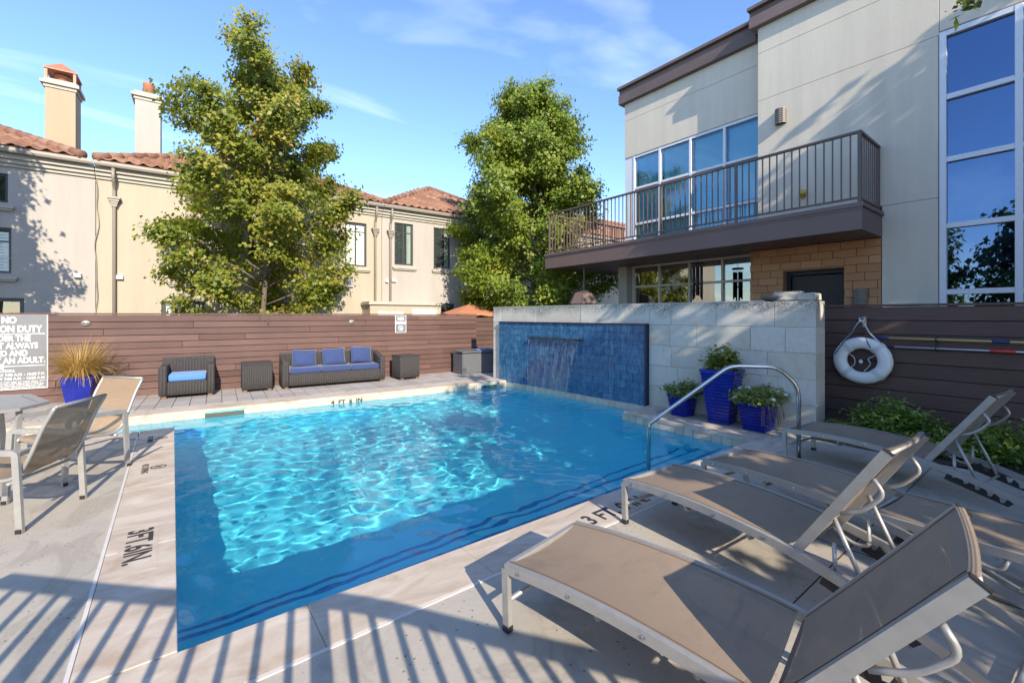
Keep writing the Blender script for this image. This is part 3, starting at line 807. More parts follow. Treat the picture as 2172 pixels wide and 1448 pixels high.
for r_ in range(20):
    x = BX0 - (bw / 2 if r_ % 2 else 0) + rnd.choice((0, 0.06)); z = (r_ + 0.5) * bh
    while x < BX1:
        a, b_ = max(x, BX0), min(x + bw, BX1)
        if z < DZ + 0.06:
            segs = [(a, min(b_, DX0)), (max(a, DX1), b_)]
        else: segs = [(a, b_)]
        for p, q in segs:
            if q - p > 0.05:
                piece('brick', bl, M['brick'], (round(q - p - 0.008, 3), 0.05, bh - 0.009), ((p + q) / 2, 0.02 + rnd.uniform(-0.003, 0.003), z), (0, 0, 0), 0.003)
        x += bw
M['door_brown'] = simple('dark_brown_door', (0.030, 0.022, 0.018), 0.5, bump=0)
door = piece('door', bl, M['door_brown'], (DX1 - DX0 - 0.16, 0.05, DZ - 0.10), ((DX0 + DX1) / 2, 0.30, (DZ - 0.1) / 2), (0, 0, 0), 0.004)
MB().tube([(0.40, -0.05, -0.28), (0.40, -0.09, -0.28), (0.29, -0.09, -0.28)], 0.012).build('handle', M['steel'], door)
MB().box(DX0, DX0 + 0.07, 0.2, 0.34, 0, DZ).box(DX1 - 0.07, DX1, 0.2, 0.34, 0, DZ).box(DX0 + 0.07, DX1 - 0.07, 0.2, 0.34, DZ - 0.08, DZ).build('door_frame', M['black_plastic'], bl)
def sconce(parent, x, y, z, h, w):
    l = MB()
    prof = [(-w / 2, 0.0), (-w / 2, -0.08), (-w * 0.36, -0.12), (0, -0.14), (w * 0.36, -0.12), (w / 2, -0.08), (w / 2, 0.0)]
    body = MB().prism([(p[0] * 0.88, p[1] * 0.88) for p in prof], -h / 2 + 0.005, h / 2 - 0.005).build('wall_lamp', M['black_plastic'], parent, (x, y, z))
    for k in range(8):
        zz = -h / 2 + (k + 0.5) * h / 8
        MB().prism(prof, zz - h * 0.037, zz + h * 0.037).build('louvre', M['gutter'], body)
sconce(bl, LX(4.0), 0.0, 6.03, 0.34, 0.21); sconce(bl, LX(2.60), 0.0, 2.05, 0.34, 0.23)
MB().tube([(0, 0, 0), (0, -0.10, 0), (0, -0.10, -0.09)], 0.035).lathe([(0.0, -0.05), (0.06, -0.05), (0.06, 0.06), (0.0, 0.06)], 10, (0, -0.08, 0.02)).build('hose_valve', M['hose_bib'], bl, (LX(3.56), 0.0, 4.24), smooth=True)
# balcony
XF = -1.24
BY0, BY1 = LX(10.29), LX(2.28)
sl_poly = [(BY0, XF), (BY1, XF), (BY1, -0.004), (BX0 + 0.02, -0.004), (-0.002, 0.36), (LX(8.49), 0.36), (LX(8.49), 3.4), (BY0, 3.4)]
slab = MB().prism(sl_poly, 3.175, 3.56).build('balcony_slab', M['slab_brown'], bl)
lip = MB().prism([(BY0 - 0.03, XF - 0.03), (BY1 + 0.03, XF - 0.03), (BY1 + 0.03, -0.006), (BX0, -0.006), (-0.004, 0.355), (LX(8.495), 0.355), (LX(8.495), 3.4), (BY0 - 0.03, 3.4)], 3.562, 3.635)
lip.build('slab_edge_moulding', M['slab_brown'], slab)
MB().box(BY0 - 0.012, BY1 + 0.012, XF - 0.012, XF - 0.001, 3.52, 3.561).build('slab_edge_moulding', M['slab_brown'], slab)
rl = empty('balcony_railing', (0, 0, 0), 0, bl)
RZ0, RZ1 = 3.73, 4.86
rx0, rx1, ry = LX(10.17), LX(2.33), XF + 0.07
piece('top_rail', rl, M['brown_metal'], (rx1 - rx0 + 0.06, 0.06, 0.045), ((rx0 + rx1) / 2, ry, RZ1), (0, 0, 0), 0.004)
piece('bottom_rail', rl, M['brown_metal'], (rx1 - rx0, 0.035, 0.035), ((rx0 + rx1) / 2, ry, RZ0), (0, 0, 0), 0.003)
piece('top_rail', rl, M['brown_metal'], (0.06, 1.12, 0.045), (rx1, ry + 0.60, RZ1), (0, 0, 0), 0.004)
piece('bottom_rail', rl, M['brown_metal'], (0.035, 1.12, 0.035), (rx1, ry + 0.60, RZ0), (0, 0, 0), 0.003)
piece('top_rail', rl, M['brown_metal'], (0.06, 4.4, 0.045), (rx0, ry + 2.2, RZ1), (0, 0, 0), 0.004)
piece('bottom_rail', rl, M['brown_metal'], (0.035, 4.4, 0.035), (rx0, ry + 2.2, RZ0), (0, 0, 0), 0.003)
posts = [rx0, LX(7.97), LX(6.21), LX(4.42), rx1]
for p in posts:
    piece('rail_post', rl, M['brown_metal'], (0.05, 0.05, RZ1 - 3.64), (p, ry, (RZ1 + 3.62) / 2), (0, 0, 0), 0.003)
for y in (ry + 2.0, ry + 4.2):
    piece('rail_post', rl, M['brown_metal'], (0.05, 0.05, RZ1 - 3.64), (rx0, y, (RZ1 + 3.62) / 2), (0, 0, 0), 0.003)
piece('rail_post', rl, M['brown_metal'], (0.05, 0.05, RZ1 - 3.64), (rx1, ry + 1.13, (RZ1 + 3.62) / 2), (0, 0, 0), 0.003)
def baluster(x, y): piece('baluster', rl, M['brown_metal'], (0.02, 0.02, RZ1 - RZ0 - 0.03), (x, y, (RZ0 + RZ1) / 2), (0, 0, 0), 0)
for a, b_ in zip(posts[:-1], posts[1:]):
    k_ = round((b_ - a) / 0.128)
    for k in range(1, k_): baluster(a + (b_ - a) * k / k_, ry)
for k in range(1, 9): baluster(rx1, ry + 1.13 * k / 9)
for k in range(1, 34): 
    if k not in (16,): baluster(rx0, ry + 4.2 * k / 33.5)

# ------------------------------------------------------------------ row of townhouses
HA = math.atan2(-0.0623, 1.7175)
EZ = 5.86
HW = {}
REV = 0.11
def finish_wall(h):
    x0, x1, wm, holes = HW[h.name]; del h['_w']
    z0, z1 = -0.1, 5.42
    xs_ = sorted({x0, x1} | {q for a, b_, c, d_ in holes for q in (a, b_)}); zs_ = sorted({z0, z1} | {max(z0, q) for a, b_, c, d_ in holes for q in (c, d_)})
    m_ = MB()
    for a, b_ in zip(xs_[:-1], xs_[1:]):
        for c, d_ in zip(zs_[:-1], zs_[1:]):
            mx_, mz_ = (a + b_) / 2, (c + d_) / 2
            if not any(p < mx_ < q and u < mz_ < v for p, q, u, v in holes):
                m_.add([(a, 0, c), (b_, 0, c), (b_, 0, d_), (a, 0, d_)], [(0, 1, 2, 3)])
    for a, b_, c, d_ in holes:
        m_.add([(a, 0, c), (b_, 0, c), (b_, 0, d_), (a, 0, d_), (a, REV, c), (b_, REV, c), (b_, REV, d_), (a, REV, d_)], [(0, 1, 5, 4), (1, 2, 6, 5), (2, 3, 7, 6), (3, 0, 4, 7)])
    m_.box(x0, x1, REV, 8.0, z0, z1)
    me = bpy.data.meshes.new('wall'); me.from_pydata(m_.v, [], m_.f); me.materials.append(M[wm])
    link(bpy.data.objects.new('wall', me), h)
def house(label, x0, x1, wallmat, pitch=0.49, run=3.9):
    h = thing('townhouse', label, 'house', (7.1, 16.0, 0), HA)
    h['_w'] = 1
    HW[h.name] = (x0, x1, wallmat, [])
    MB().box(x0 - 0.0, x1 + 0.0, -0.05, 7.9, 5.42, 5.50).box(x0, x1, -0.11, 7.9, 5.5, 5.60).box(x0, x1, -0.18, 7.9, 5.60, 5.72).build('eave_cornice', M['stucco_cornice'], h)
    # gutter: open trough profile
    prof = [(0, 0), (-0.13, 0), (-0.15, 0.05), (-0.15, 0.12), (-0.13, 0.12), (-0.125, 0.03), (0, 0.03)]
    gm = MB()
    n_ = len(prof)
    gm.add([(x0, -0.19 + p[0], 5.72 + p[1]) for p in prof] + [(x1, -0.19 + p[0], 5.72 + p[1]) for p in prof],
           [tuple(range(n_)), tuple(range(2 * n_ - 1, n_ - 1, -1))] + [(i, (i + 1) % n_, n_ + (i + 1) % n_, n_ + i) for i in range(n_)])
    gm.build('gutter', M['gutter'], h)
    return h
def s_tile():
    """one S-shaped clay tile, 0.30 wide, 0.42 long, sloping along +y"""
    mb = MB(); nseg = 6; w = 0.30; pr = []
    for k in range(nseg + 1):
        u = k / nseg
        pr.append((u * w - w / 2, 0.045 * math.sin(u * 2 * math.pi - 0.4) * (1.0 if u < 0.5 else 0.55)))
    top = [(x, -0.02, z + 0.035) for x, z in pr] + [(x, 0.40, z + 0.012) for x, z in pr]
    bot = [(x, -0.02, z + 0.012) for x, z in pr]
    m_ = nseg + 1
    mb.add(top + bot, [(k, k + 1, m_ + k + 1, m_ + k) for k in range(nseg)] + [(2 * m_ + k, 2 * m_ + k + 1, k + 1, k) for k in range(nseg)])
    return mb.mesh('roof_tile', M['roof_tile'], True)
TILE = s_tile()
def ridge_tile():
    mb = MB(); mb.lathe([(0.11, 0.0), (0.125, 0.02), (0.10, 0.40)], 10)
    return mb.mesh('hip_tile', M['roof_tile'], True)
RIDGE = ridge_tile()
def hip_roof(h, x0, x1, pitch, side_l=True, side_r=True, ridge_run=3.9, y0=-0.34):
    z0 = EZ + 0.0
    run = min(ridge_run, (x1 - x0) / 2)
    zr = z0 + pitch * run
    A, B, C_, D_ = (x0, y0, z0), (x1, y0, z0), (x1, y0 + 2 * run, z0), (x0, y0 + 2 * run, z0)
    L, R_ = (x0 + run if side_l else x0, y0 + run, zr), (x1 - run if side_r else x1, y0 + run, zr)
    rf = MB().add([A, B, C_, D_, L, R_], [(0, 1, 5, 4), (1, 2, 5), (2, 3, 4, 5), (3, 0, 4), (3, 2, 1, 0)]).build('roof', M['roof_tile'], h)
    sl_ = math.atan(pitch); cs = math.cos(sl_)
    exposure = 0.36
    cnt = 0
    nr = int(run / cs / exposure)
    for r_ in range(nr + 1):
        yy = r_ * exposure * cs
        xa = x0 + (yy if side_l else 0); xb = x1 - (yy if side_r else 0)
        k = math.floor((xa - x0) / 0.30)
        while x0 + 0.30 * k + 0.15 < xb - 0.05 and cnt < 299:
            xc = x0 + 0.30 * k + 0.15
            if xc > xa + 0.03:
                put('roof_tile', TILE, rf, (xc, y0 + yy, z0 + yy * pitch + 0.02), (sl_, 0, rnd.uniform(-0.012, 0.012))); cnt += 1
            k += 1
    # hip tiles
    for side, a, b_ in ((side_l, A, L), (side_r, B, R_)):
        if not side: continue
        a, b_ = Vector(a), Vector(b_); dd = (b_ - a); n_ = int(dd.length / 0.36)
        q = dd.to_track_quat('Z', 'Y').to_euler()
        for k in range(n_): put('hip_tile', RIDGE, rf, a + dd * (k / n_) + Vector((0, 0, 0.05)), q)
    a, b_ = Vector(L), Vector(R_)
    if (b_ - a).length > 0.3:
        n_ = int((b_ - a).length / 0.36); q = (b_ - a).to_track_quat('Z', 'Y').to_euler()
        for k in range(n_): put('hip_tile', RIDGE, rf, a + (b_ - a) * (k / n_) + Vector((0, 0, 0.05)), q)
    return rf
hA = house('pale stucco townhouse with tall square chimney at the left end', -17.0, -8.76, 'stucco_pale')
hB = house('cream stucco townhouse behind the yellowing maple tree', -8.745, -0.90, 'stucco_cream')
hC = house('whitish stucco townhouse with two narrow upstairs windows behind fence', -0.885, 5.4, 'stucco_pale')
hD = house('cream stucco townhouse beyond the balcony behind the green tree', 5.42, 22.0, 'stucco_cream')
rA = hip_roof(hA, -17.2, -8.95, 0.46); rB = hip_roof(hB, -8.72, -0.98, 0.50); rC = hip_roof(hC, -0.85, 5.5, 0.56); rD = hip_roof(hD, 5.5, 22.0, 0.5)

def window(h, x0, x1, z0, z1, back='blinds', bars=(1, 1), bar_frac=0.25, sill=True, frame='dark_frame', fw=0.06):
    w = empty('window', (0, REV - 0.022, 0), 0, h)
    HW[h.name][3].append((x0, x1, z0, z1))
    MB().box(x0, x0 + fw, -0.022, 0.02, z0, z1).box(x1 - fw, x1, -0.022, 0.02, z0, z1).box(x0 + fw, x1 - fw, -0.022, 0.02, z1 - fw, z1).box(x0 + fw, x1 - fw, -0.022, 0.02, z0, z0 + fw).build('frame', M[frame], w)
    nx_, nz_ = bars
    for k in range(1, nx_ + 1):
        xc = x0 + (x1 - x0) * k / (nx_ + 1)
        piece('glazing_bar', w, M[frame], (0.055, 0.03, z1 - z0 - 2 * fw), (xc, -0.006, (z0 + z1) / 2), (0, 0, 0), 0)
    if nz_:
        zc = z1 - (z1 - z0) * bar_frac
        for k in range(nx_ + 1):
            a = x0 + (x1 - x0) * k / (nx_ + 1) + 0.03; b_ = x0 + (x1 - x0) * (k + 1) / (nx_ + 1) - 0.03
            piece('glazing_bar', w, M[frame], (b_ - a, 0.024, 0.035), ((a + b_) / 2, -0.005, zc), (0, 0, 0), 0)
    MB().box(x0 + fw, x1 - fw, -0.004, 0.0035, z0 + fw, z1 - fw).build('pane', M['pane'], w)
    if back == 'blinds':
        n_ = int((z1 - z0 - 2 * fw) / 0.075)
        sm = MB()
        for k in range(n_):
            zc = z0 + fw + 0.04 + k * 0.075
            sm.add([(x0 + fw, -0.0005 - 0.002, zc - 0.034), (x1 - fw, -0.0025, zc - 0.034), (x1 - fw, 0.003, zc + 0.034), (x0 + fw, 0.003, zc + 0.034)], [(0, 1, 2, 3)])
        o = MB().box(x0 + fw, x1 - fw, -0.0035, -0.0015, z0 + fw, z1 - fw)
        sl2 = MB()
        for k in range(n_):
            zc = z0 + fw + 0.04 + k * 0.075
            sl2.box(x0 + fw + 0.005, x1 - fw - 0.005, -0.0032, -0.0012 , zc - 0.033, zc + 0.033)
        # slats stand in front of a dark backing inside the glass
        tag(sl2.build('blind_slats', M['blinds'], w), kind='stuff')
        w.children[-1].location = (0, 0.004, 0)
        w_back = MB().box(x0 + fw, x1 - fw, 0.0036, 0.006, z0 + fw, z1 - fw).build('window_back', M['interior'], w); w_back.location = (0, -0.0005, 0)
    else:
        MB().box(x0 + fw, x1 - fw, -0.001, 0.0, z0 + fw, z1 - fw).build('window_back', M['interior'], w)
        if back == 'curtain':
            for k, xx in enumerate((x1 - fw - 0.15, x1 - fw - 0.09, x1 - fw - 0.04)):
                piece('curtain', w, M['blinds'], (0.05, 0.002, z1 - z0 - 2 * fw - 0.02), (xx, -0.0025, (z0 + z1) / 2), (0, 0, 0), 0)
    if sill:
        yw = 0.022 - REV
        sm = MB().box(x0 - 0.09, x1 + 0.12, yw - 0.11, yw - 0.001, z0 - 0.15, z0 - 0.09).box(x0 - 0.06, x1 + 0.09, yw - 0.07, yw - 0.001, z0 - 0.20, z0 - 0.151)
        sm.build('sill', M['stucco_cornice'], w)
    return w
window(hA, -11.1, -10.30, 2.76, 3.90, 'blinds', (0, 1), 0.3); window(hA, -11.1, -10.36, 4.52, 5.24, 'dark', (0, 0))
window(hA, -11.6, -10.08, -0.05, 2.15, 'dark', (2, 0), sill=False, fw=0.09)
window(hB, -7.13, -6.38, 2.76, 3.92, 'blinds', (1, 1), 0.6)
window(hB, -7.36, -6.84, 0.0, 2.14, 'blinds', (1, 0), sill=False, fw=0.10); window(hB, -6.83, -6.31, 0.0, 2.14, 'blinds', (1, 0), sill=False, fw=0.10)
window(hB, -5.2, -4.4, 3.5, 5.05, 'dark'); window(hB, -5.4, -3.5, 0, 2.14, 'dark', (2, 0), sill=False)
window(hB, -2.22, -1.46, 3.5, 5.08, 'blinds', (1, 1), 0.2)
window(hC, -0.40, 0.35, 3.66, 5.27, 'curtain', (1, 1), 0.22); window(hC, 1.23, 1.98, 3.64, 5.27, 'curtain', (1, 1), 0.25); window(hC, 2.86, 3.6, 3.64, 5.27, 'dark')
window(hC, 1.14, 2.17, 0, 2.21, 'dark', (2, 0), sill=False); window(hC, 2.57, 3.6, 0, 2.20, 'dark', (2, 0), sill=False)
window(hD, 11.55, 12.25, 3.62, 5.2, 'dark'); window(hD, 8.6, 9.3, 3.62, 5.2, 'dark')
for h_ in (hA, hB, hC, hD): finish_wall(h_)
# garage block in front of the whitish house
gb = MB().box(-1.62, 1.10, -0.9, -0.01, -0.1, 2.10).build('garage_wall', M['stucco_cream'], hC)
MB().box(-1.68, 1.16, -0.97, -0.01, 2.10, 2.17).box(-1.65, 1.13, -0.93, -0.01, 2.171, 2.215).build('garage_coping', M['stucco_cornice'], gb)
MB().box(-1.35, -0.42, -0.935, -0.89, 0, 1.85).build('garage_door', M['garage_white'], gb); MB().box(-0.07, 0.9, -0.935, -0.89, 0, 1.95).build('garage_door', M['garage_white'], gb)
def downspout(h, x, capz, off=0.0):
    d_ = MB().tube(fillet([(x, -0.26, 5.70), (x, -0.26, 5.42), (x, -0.07, 5.20), (x, -0.07, 0.0)], 0.08, 3), 0.042, 8).build('downspout', M['gutter'], h, smooth=True)
    mb = MB()
    for z, w in ((capz + 0.10, 0.135), (capz + 0.035, 0.105), (capz - 0.03, 0.08), (capz - 0.10, 0.062)):
        mb.box(x - w, x + w, -0.07 - w * 0.8, -0.005, z, z + 0.062)
    mb.build('rain_head', M['gutter'], d_)
downspout(hB, -8.37, 4.80); downspout(hB, -1.16, 4.78); downspout(hC, -0.58, 4.76)
for h, x, z, w in ((hA, -9.10, 2.77, 0.14), (hB, -8.26, 2.77, 0.14), (hB, -2.05, 2.80, 0.16), (hC, -0.72, 3.02, 0.1), (hC, -0.44, 3.05, 0.15)):
    MB().add([(x - w / 2, -0.10, z - 0.05), (x + w / 2, -0.10, z - 0.05), (x + w / 2, 0.0, z - 0.05), (x - w / 2, 0.0, z - 0.05), (x - w / 2, -0.07, z + 0.05), (x + w / 2, -0.07, z + 0.05), (x + w / 2, 0, z + 0.07), (x - w / 2, 0, z + 0.07)],
             [(0, 3, 2, 1), (4, 5, 6, 7), (0, 1, 5, 4), (1, 2, 6, 5), (2, 3, 7, 6), (3, 0, 4, 7)]).build('wall_vent', M['white_plastic'], h)
for h, x0, x1, z in ((hA, -17, -8.77, 3.15), (hB, -8.74, -0.91, 3.16), (hC, -0.88, 5.4, 3.16)):
    MB().box(x0, x1, -0.004, 0.0, z, z + 0.012).build('render_joint', M['stucco_cornice'], h)
# cable hanging down the joint of the two houses
cp = [(-8.74 + 0.022 * math.sin(k * 0.55) + 0.012 * math.sin(k * 1.3) + (0.05 * math.exp(-(k - 6) ** 2 / 3.0)), -0.03 - 0.015 * math.sin(k), 5.38 - k * 0.205) for k in range(26)]
MB().tube(cp, 0.012, 5).build('cable', M['gutter'], hA, smooth=True)
# chimneys
def chimney(h, x0, x1, zt, mat, y=2.0):
    dpt = 0.75
    c = MB().box(x0, x1, y, y + dpt, 5.9, zt).build('chimney', M[mat], h)
    MB().box(x0 - 0.03, x1 + 0.03, y - 0.03, y + dpt + 0.03, zt - 0.12, zt - 0.03).box(x0 - 0.09, x1 + 0.09, y - 0.09, y + dpt + 0.09, zt - 0.03, zt + 0.06).box(x0 - 0.02, x1 + 0.02, y - 0.02, y + dpt + 0.02, zt + 0.06, zt + 0.14).build('chimney_crown', M['stucco_cornice'], c)
    return c
c1 = chimney(hA, -10.11, -9.47, 8.48, 'stucco_chimney')
cx, cyy = -9.79, 2.37
MB().lathe([(0.17, 0.0), (0.15, 0.16), (0.19, 0.18), (0.19, 0.26), (0.15, 0.27)], 14, (cx, cyy, 8.62)).build('chimney_pot', M['terracotta_pot'], c1, smooth=True)
hood = MB()
for sx in (-0.30, 0.30):
    for sy in (-0.34, 0.34):
        hood.box(cx + sx - 0.03, cx + sx + 0.03, cyy + sy - 0.03, cyy + sy + 0.03, 8.62, 8.90)
hood.add([(cx - 0.35, cyy - 0.40, 8.90), (cx + 0.35, cyy - 0.40, 8.90), (cx + 0.35, cyy + 0.40, 8.90), (cx - 0.35, cyy + 0.40, 8.90), (cx - 0.35, cyy - 0.40, 8.93), (cx + 0.35, cyy - 0.40, 8.93), (cx + 0.35, cyy + 0.40, 8.93), (cx - 0.35, cyy + 0.40, 8.93), (cx, cyy - 0.2, 9.20), (cx, cyy + 0.2, 9.20)],
         [(0, 3, 2, 1), (0, 1, 5, 4), (1, 2, 6, 5), (2, 3, 7, 6), (3, 0, 4, 7), (4, 5, 8), (5, 6, 9, 8), (6, 7, 9), (7, 4, 8, 9)])
hood.build('chimney_hood', M['copper'], c1)
c2 = chimney(hB, -8.12, -7.49, 8.70, 'stucco_pale')
MB().lathe([(0.20, 0.0), (0.145, 0.34), (0.155, 0.35), (0.155, 0.44), (0.12, 0.445)], 16, (-7.80, 2.37, 8.84)).build('chimney_pot', M['terracotta_pot'], c2, smooth=True)

# ================================================================== TREES AND PLANTS
def rot_to(v):
    """rows of unit vectors -> two unit vectors across each of them"""
    a = np.where(np.abs(v[:, 2:3]) < 0.9, np.array([[0, 0, 1.0]]), np.array([[1.0, 0, 0]]))
    s = np.cross(v, a); s /= np.linalg.norm(s, axis=1, keepdims=True) + 1e-9
    return s, np.cross(s, v)
def leaves(name, pos, size, mat, parent, rng, up=0.6, droop=0.25, tone=None, shape='maple', bias=None):
    n_ = len(pos)
    nrm = rng.normal(size=(n_, 3)); nrm /= np.linalg.norm(nrm, axis=1, keepdims=True)
    nrm[:, 2] = np.abs(nrm[:, 2]); nrm = nrm + np.array([0, 0, up]) + (0 if bias is None else bias); nrm /= np.linalg.norm(nrm, axis=1, keepdims=True)
    a, b_ = rot_to(nrm)
    th = rng.uniform(0, 2 * np.pi, (n_, 1)); s = a * np.cos(th) + b_ * np.sin(th); t = np.cross(nrm, s)
    s[:, 2] -= droop; L = (size * rng.uniform(0.55, 1.55, (n_, 1)))
    if shape == 'maple':
        q = [(-0.5, 0.0, 0), (-0.05, 0.48, 0.07), (0.12, 0.22, 0.02), (0.55, 0.0, -0.05), (0.12, -0.22, 0.02), (-0.05, -0.48, 0.07)]
        fc = np.array([[0, 1, 2], [0, 2, 4], [0, 4, 5], [2, 3, 4]])
    else:
        q = [(-0.5, 0.0, 0), (0.0, 0.24, 0.05), (0.5, 0.0, -0.03), (0.0, -0.24, 0.05)]
        fc = np.array([[0, 1, 2], [0, 2, 3]])
    vs_ = np.stack([pos + s * L * u + t * L * w + nrm * L * z for u, w, z in q], 1)
    k = len(q)
    f = (np.arange(n_)[:, None, None] * k + fc[None]).reshape(-1, 3)
    if tone is None: tone = rng.uniform(0, 1, n_)
    return np_mesh(name, vs_.reshape(-1, 3), f, mat, parent, False, np.repeat(tone, k))

def make_tree(label, loc, H, rad, prof, z_low, n_limb, n_leaf, leaf, mat, seed, trunk_r=0.13, el=(28, 62), spray=0.30, group=None, cat='tree', name='tree', extra=None, jitter=0.18, wind=(0, 0), dens=5.0, keep=None):
    rng = np.random.default_rng(seed)
    root = thing(name, label, cat, loc, 0, group)
    tm = MB()
    tp = [Vector((wind[0] * (k / 9) ** 2 + 0.05 * math.sin(k * 1.7 + seed), wind[1] * (k / 9) ** 2 + 0.05 * math.cos(k * 1.3 + seed), -0.1 + (H * 0.93 + 0.1) * k / 9)) for k in range(10)]
    tm.tube(tp, lambda i: trunk_r * (1.25 if i == 0 else 1.0) * (1 - 0.088 * i) + 0.008, 9)
    tips = []; wts = []; tns = []; xt = []
    def at_h(z):
        f = max(0, min(8.999, (z + 0.1) / (H * 0.93 + 0.1) * 9)); i = int(f)
        return tp[i].lerp(tp[i + 1], f - i)
    for i in range(n_limb):
        t = (i + rng.uniform(0, 1)) / n_limb
        z = z_low + (H * 0.90 - z_low) * t ** 1.05
        az = i * 2.39996 + rng.normal(0, 0.25)
        ln = rad * prof(t) * rng.uniform(1 - jitter * 1.6, 1 + jitter)
        e = R(el[0] + (el[1] - el[0]) * t + rng.normal(0, 5))
        p0 = at_h(z)
        d_ = Vector((math.cos(az) * math.cos(e), math.sin(az) * math.cos(e), math.sin(e)))
        ln3 = ln / max(0.40, math.cos(e))
        top_ = H * 1.03 - p0.z
        if d_.z * ln3 > top_: ln3 = max(0.25, top_ / d_.z)
        pts = [p0 + d_ * ln3 * q + Vector((0, 0, 0.10 * ln3 * q * q)) + Vector(rng.normal(0, 0.025 * ln3, 3)) * (q > 0) for q in (0, 0.3, 0.6, 0.85, 1.0)]
        r0 = trunk_r * (0.46 - 0.26 * t)
        tm.tube(pts, lambda k, r0=r0: r0 * (1 - 0.21 * k) + 0.003, 5)
        ns = max(4, int(ln3 * dens)); lt = rng.normal(0, 0.10)
        for k in range(ns):
            q = 0.25 + 0.75 * (k + rng.uniform(0, 1)) / ns
            fi = q * 4; ii = min(3, int(fi)); base = pts[ii].lerp(pts[ii + 1], fi - ii)
            dd = Vector((d_.x, d_.y, d_.z * 0.5)) * 0.9 + Vector(rng.normal(0, 0.8, 3)) + Vector((0, 0, 0.15))
            sl_ = min(0.75, ln3 * rng.uniform(0.10, 0.28)) * (1.3 - q * 0.7)
            tip = base + dd.normalized() * sl_
            tm.tube([base, base.lerp(tip, 0.5) + Vector((0, 0, 0.03)), tip], lambda k: 0.009 - 0.003 * k, 4)
            for u in (0.5, 1.0):
                tips.append(base.lerp(tip, u)); wts.append(0.7 + 0.5 * u + rng.uniform(-0.3, 0.5)); tns.append(lt)
        tips.append(pts[-1] + d_ * 0.1); wts.append(1.8); tns.append(lt)
    for k in range(6): tips.append(tp[-1] + Vector((rng.normal(0, 0.06), rng.normal(0, 0.06), rng.uniform(-0.6, H * 0.06)))); wts.append(1.2); tns.append(0)
    if extra:
        for pts in extra:
            pts = [Vector(p) for p in pts]
            tm.tube(pts, lambda k: max(0.012, 0.05 - 0.012 * k), 5)
            for k in range(110):
                q = rng.uniform(0.80, 1.0) * (len(pts) - 1); ii = min(len(pts) - 2, int(q))
                xt.append(tuple(pts[ii].lerp(pts[ii + 1], q - ii) + Vector(rng.normal(0, 0.07, 3))))
        leaves('twig_leaves', np.array(xt), 0.085, mat, root, rng, shape='oval')
    tm.build('trunk', M['bark'], root, smooth=True)
    T = np.array([tuple(t) for t in tips]); W = np.array(wts); W /= W.sum()
    tn = rng.normal(0.33, 0.17, len(T)) + np.array(tns)
    idx = rng.choice(len(T), n_leaf, p=W)
    off = rng.normal(0, spray * 0.42, (n_leaf, 3)) * np.array([1, 1, 0.62])
    pos = T[idx] + off
    if keep is not None:
        kp = keep(pos + np.array(loc)); pos = pos[kp]; idx = idx[kp]; n_leaf = len(pos)
    tone = np.clip(tn[idx] + rng.normal(0, 0.16, n_leaf), 0, 1)
    hz = pos * np.array([1, 1, 0.0]); hz /= np.linalg.norm(hz, axis=1, keepdims=True) + 1e-6
    o = leaves('crown', pos, leaf, mat, root, rng, up=0.1, tone=tone, bias=hz * 1.1)
    return root

def over_fence(p): return (p[:, 1] > 12.45 - 0.07 * p[:, 0]) | (p[:, 2] > 2.1)
mt = make_tree('open-crowned maple turning yellow with orange tips behind the fence', (2.05, 14.05, -0.1), 9.05, 2.55,
          lambda t: (0.70 + 1.4 * t) if t < 0.2 else max(0.16, 1.0 - 0.55 * (t - 0.2) / 0.8 - 0.30 * max(0, (t - 0.6) / 0.4) ** 2), 0.8, 52, 72000, 0.086, M['leaf_maple'], 14, 0.075, (10, 66), 0.36, jitter=0.15, dens=6.5, keep=over_fence)
mt.scale = (1.0, 1.0, 0.965)
make_tree('dense upright green maple beyond the stone wall and balcony', (11.0, 12.95, -0.1), 9.75, 2.9,
          lambda t: (0.92 + 0.4 * t) if t < 0.2 else max(0.14, 1.0 - 0.64 * (t - 0.2) / 0.8 - 0.20 * max(0, (t - 0.6) / 0.4) ** 2), 1.0, 70, 130000, 0.092, M['leaf_green'], 9, 0.095, (16, 70), 0.42, jitter=0.13, dens=6.5)
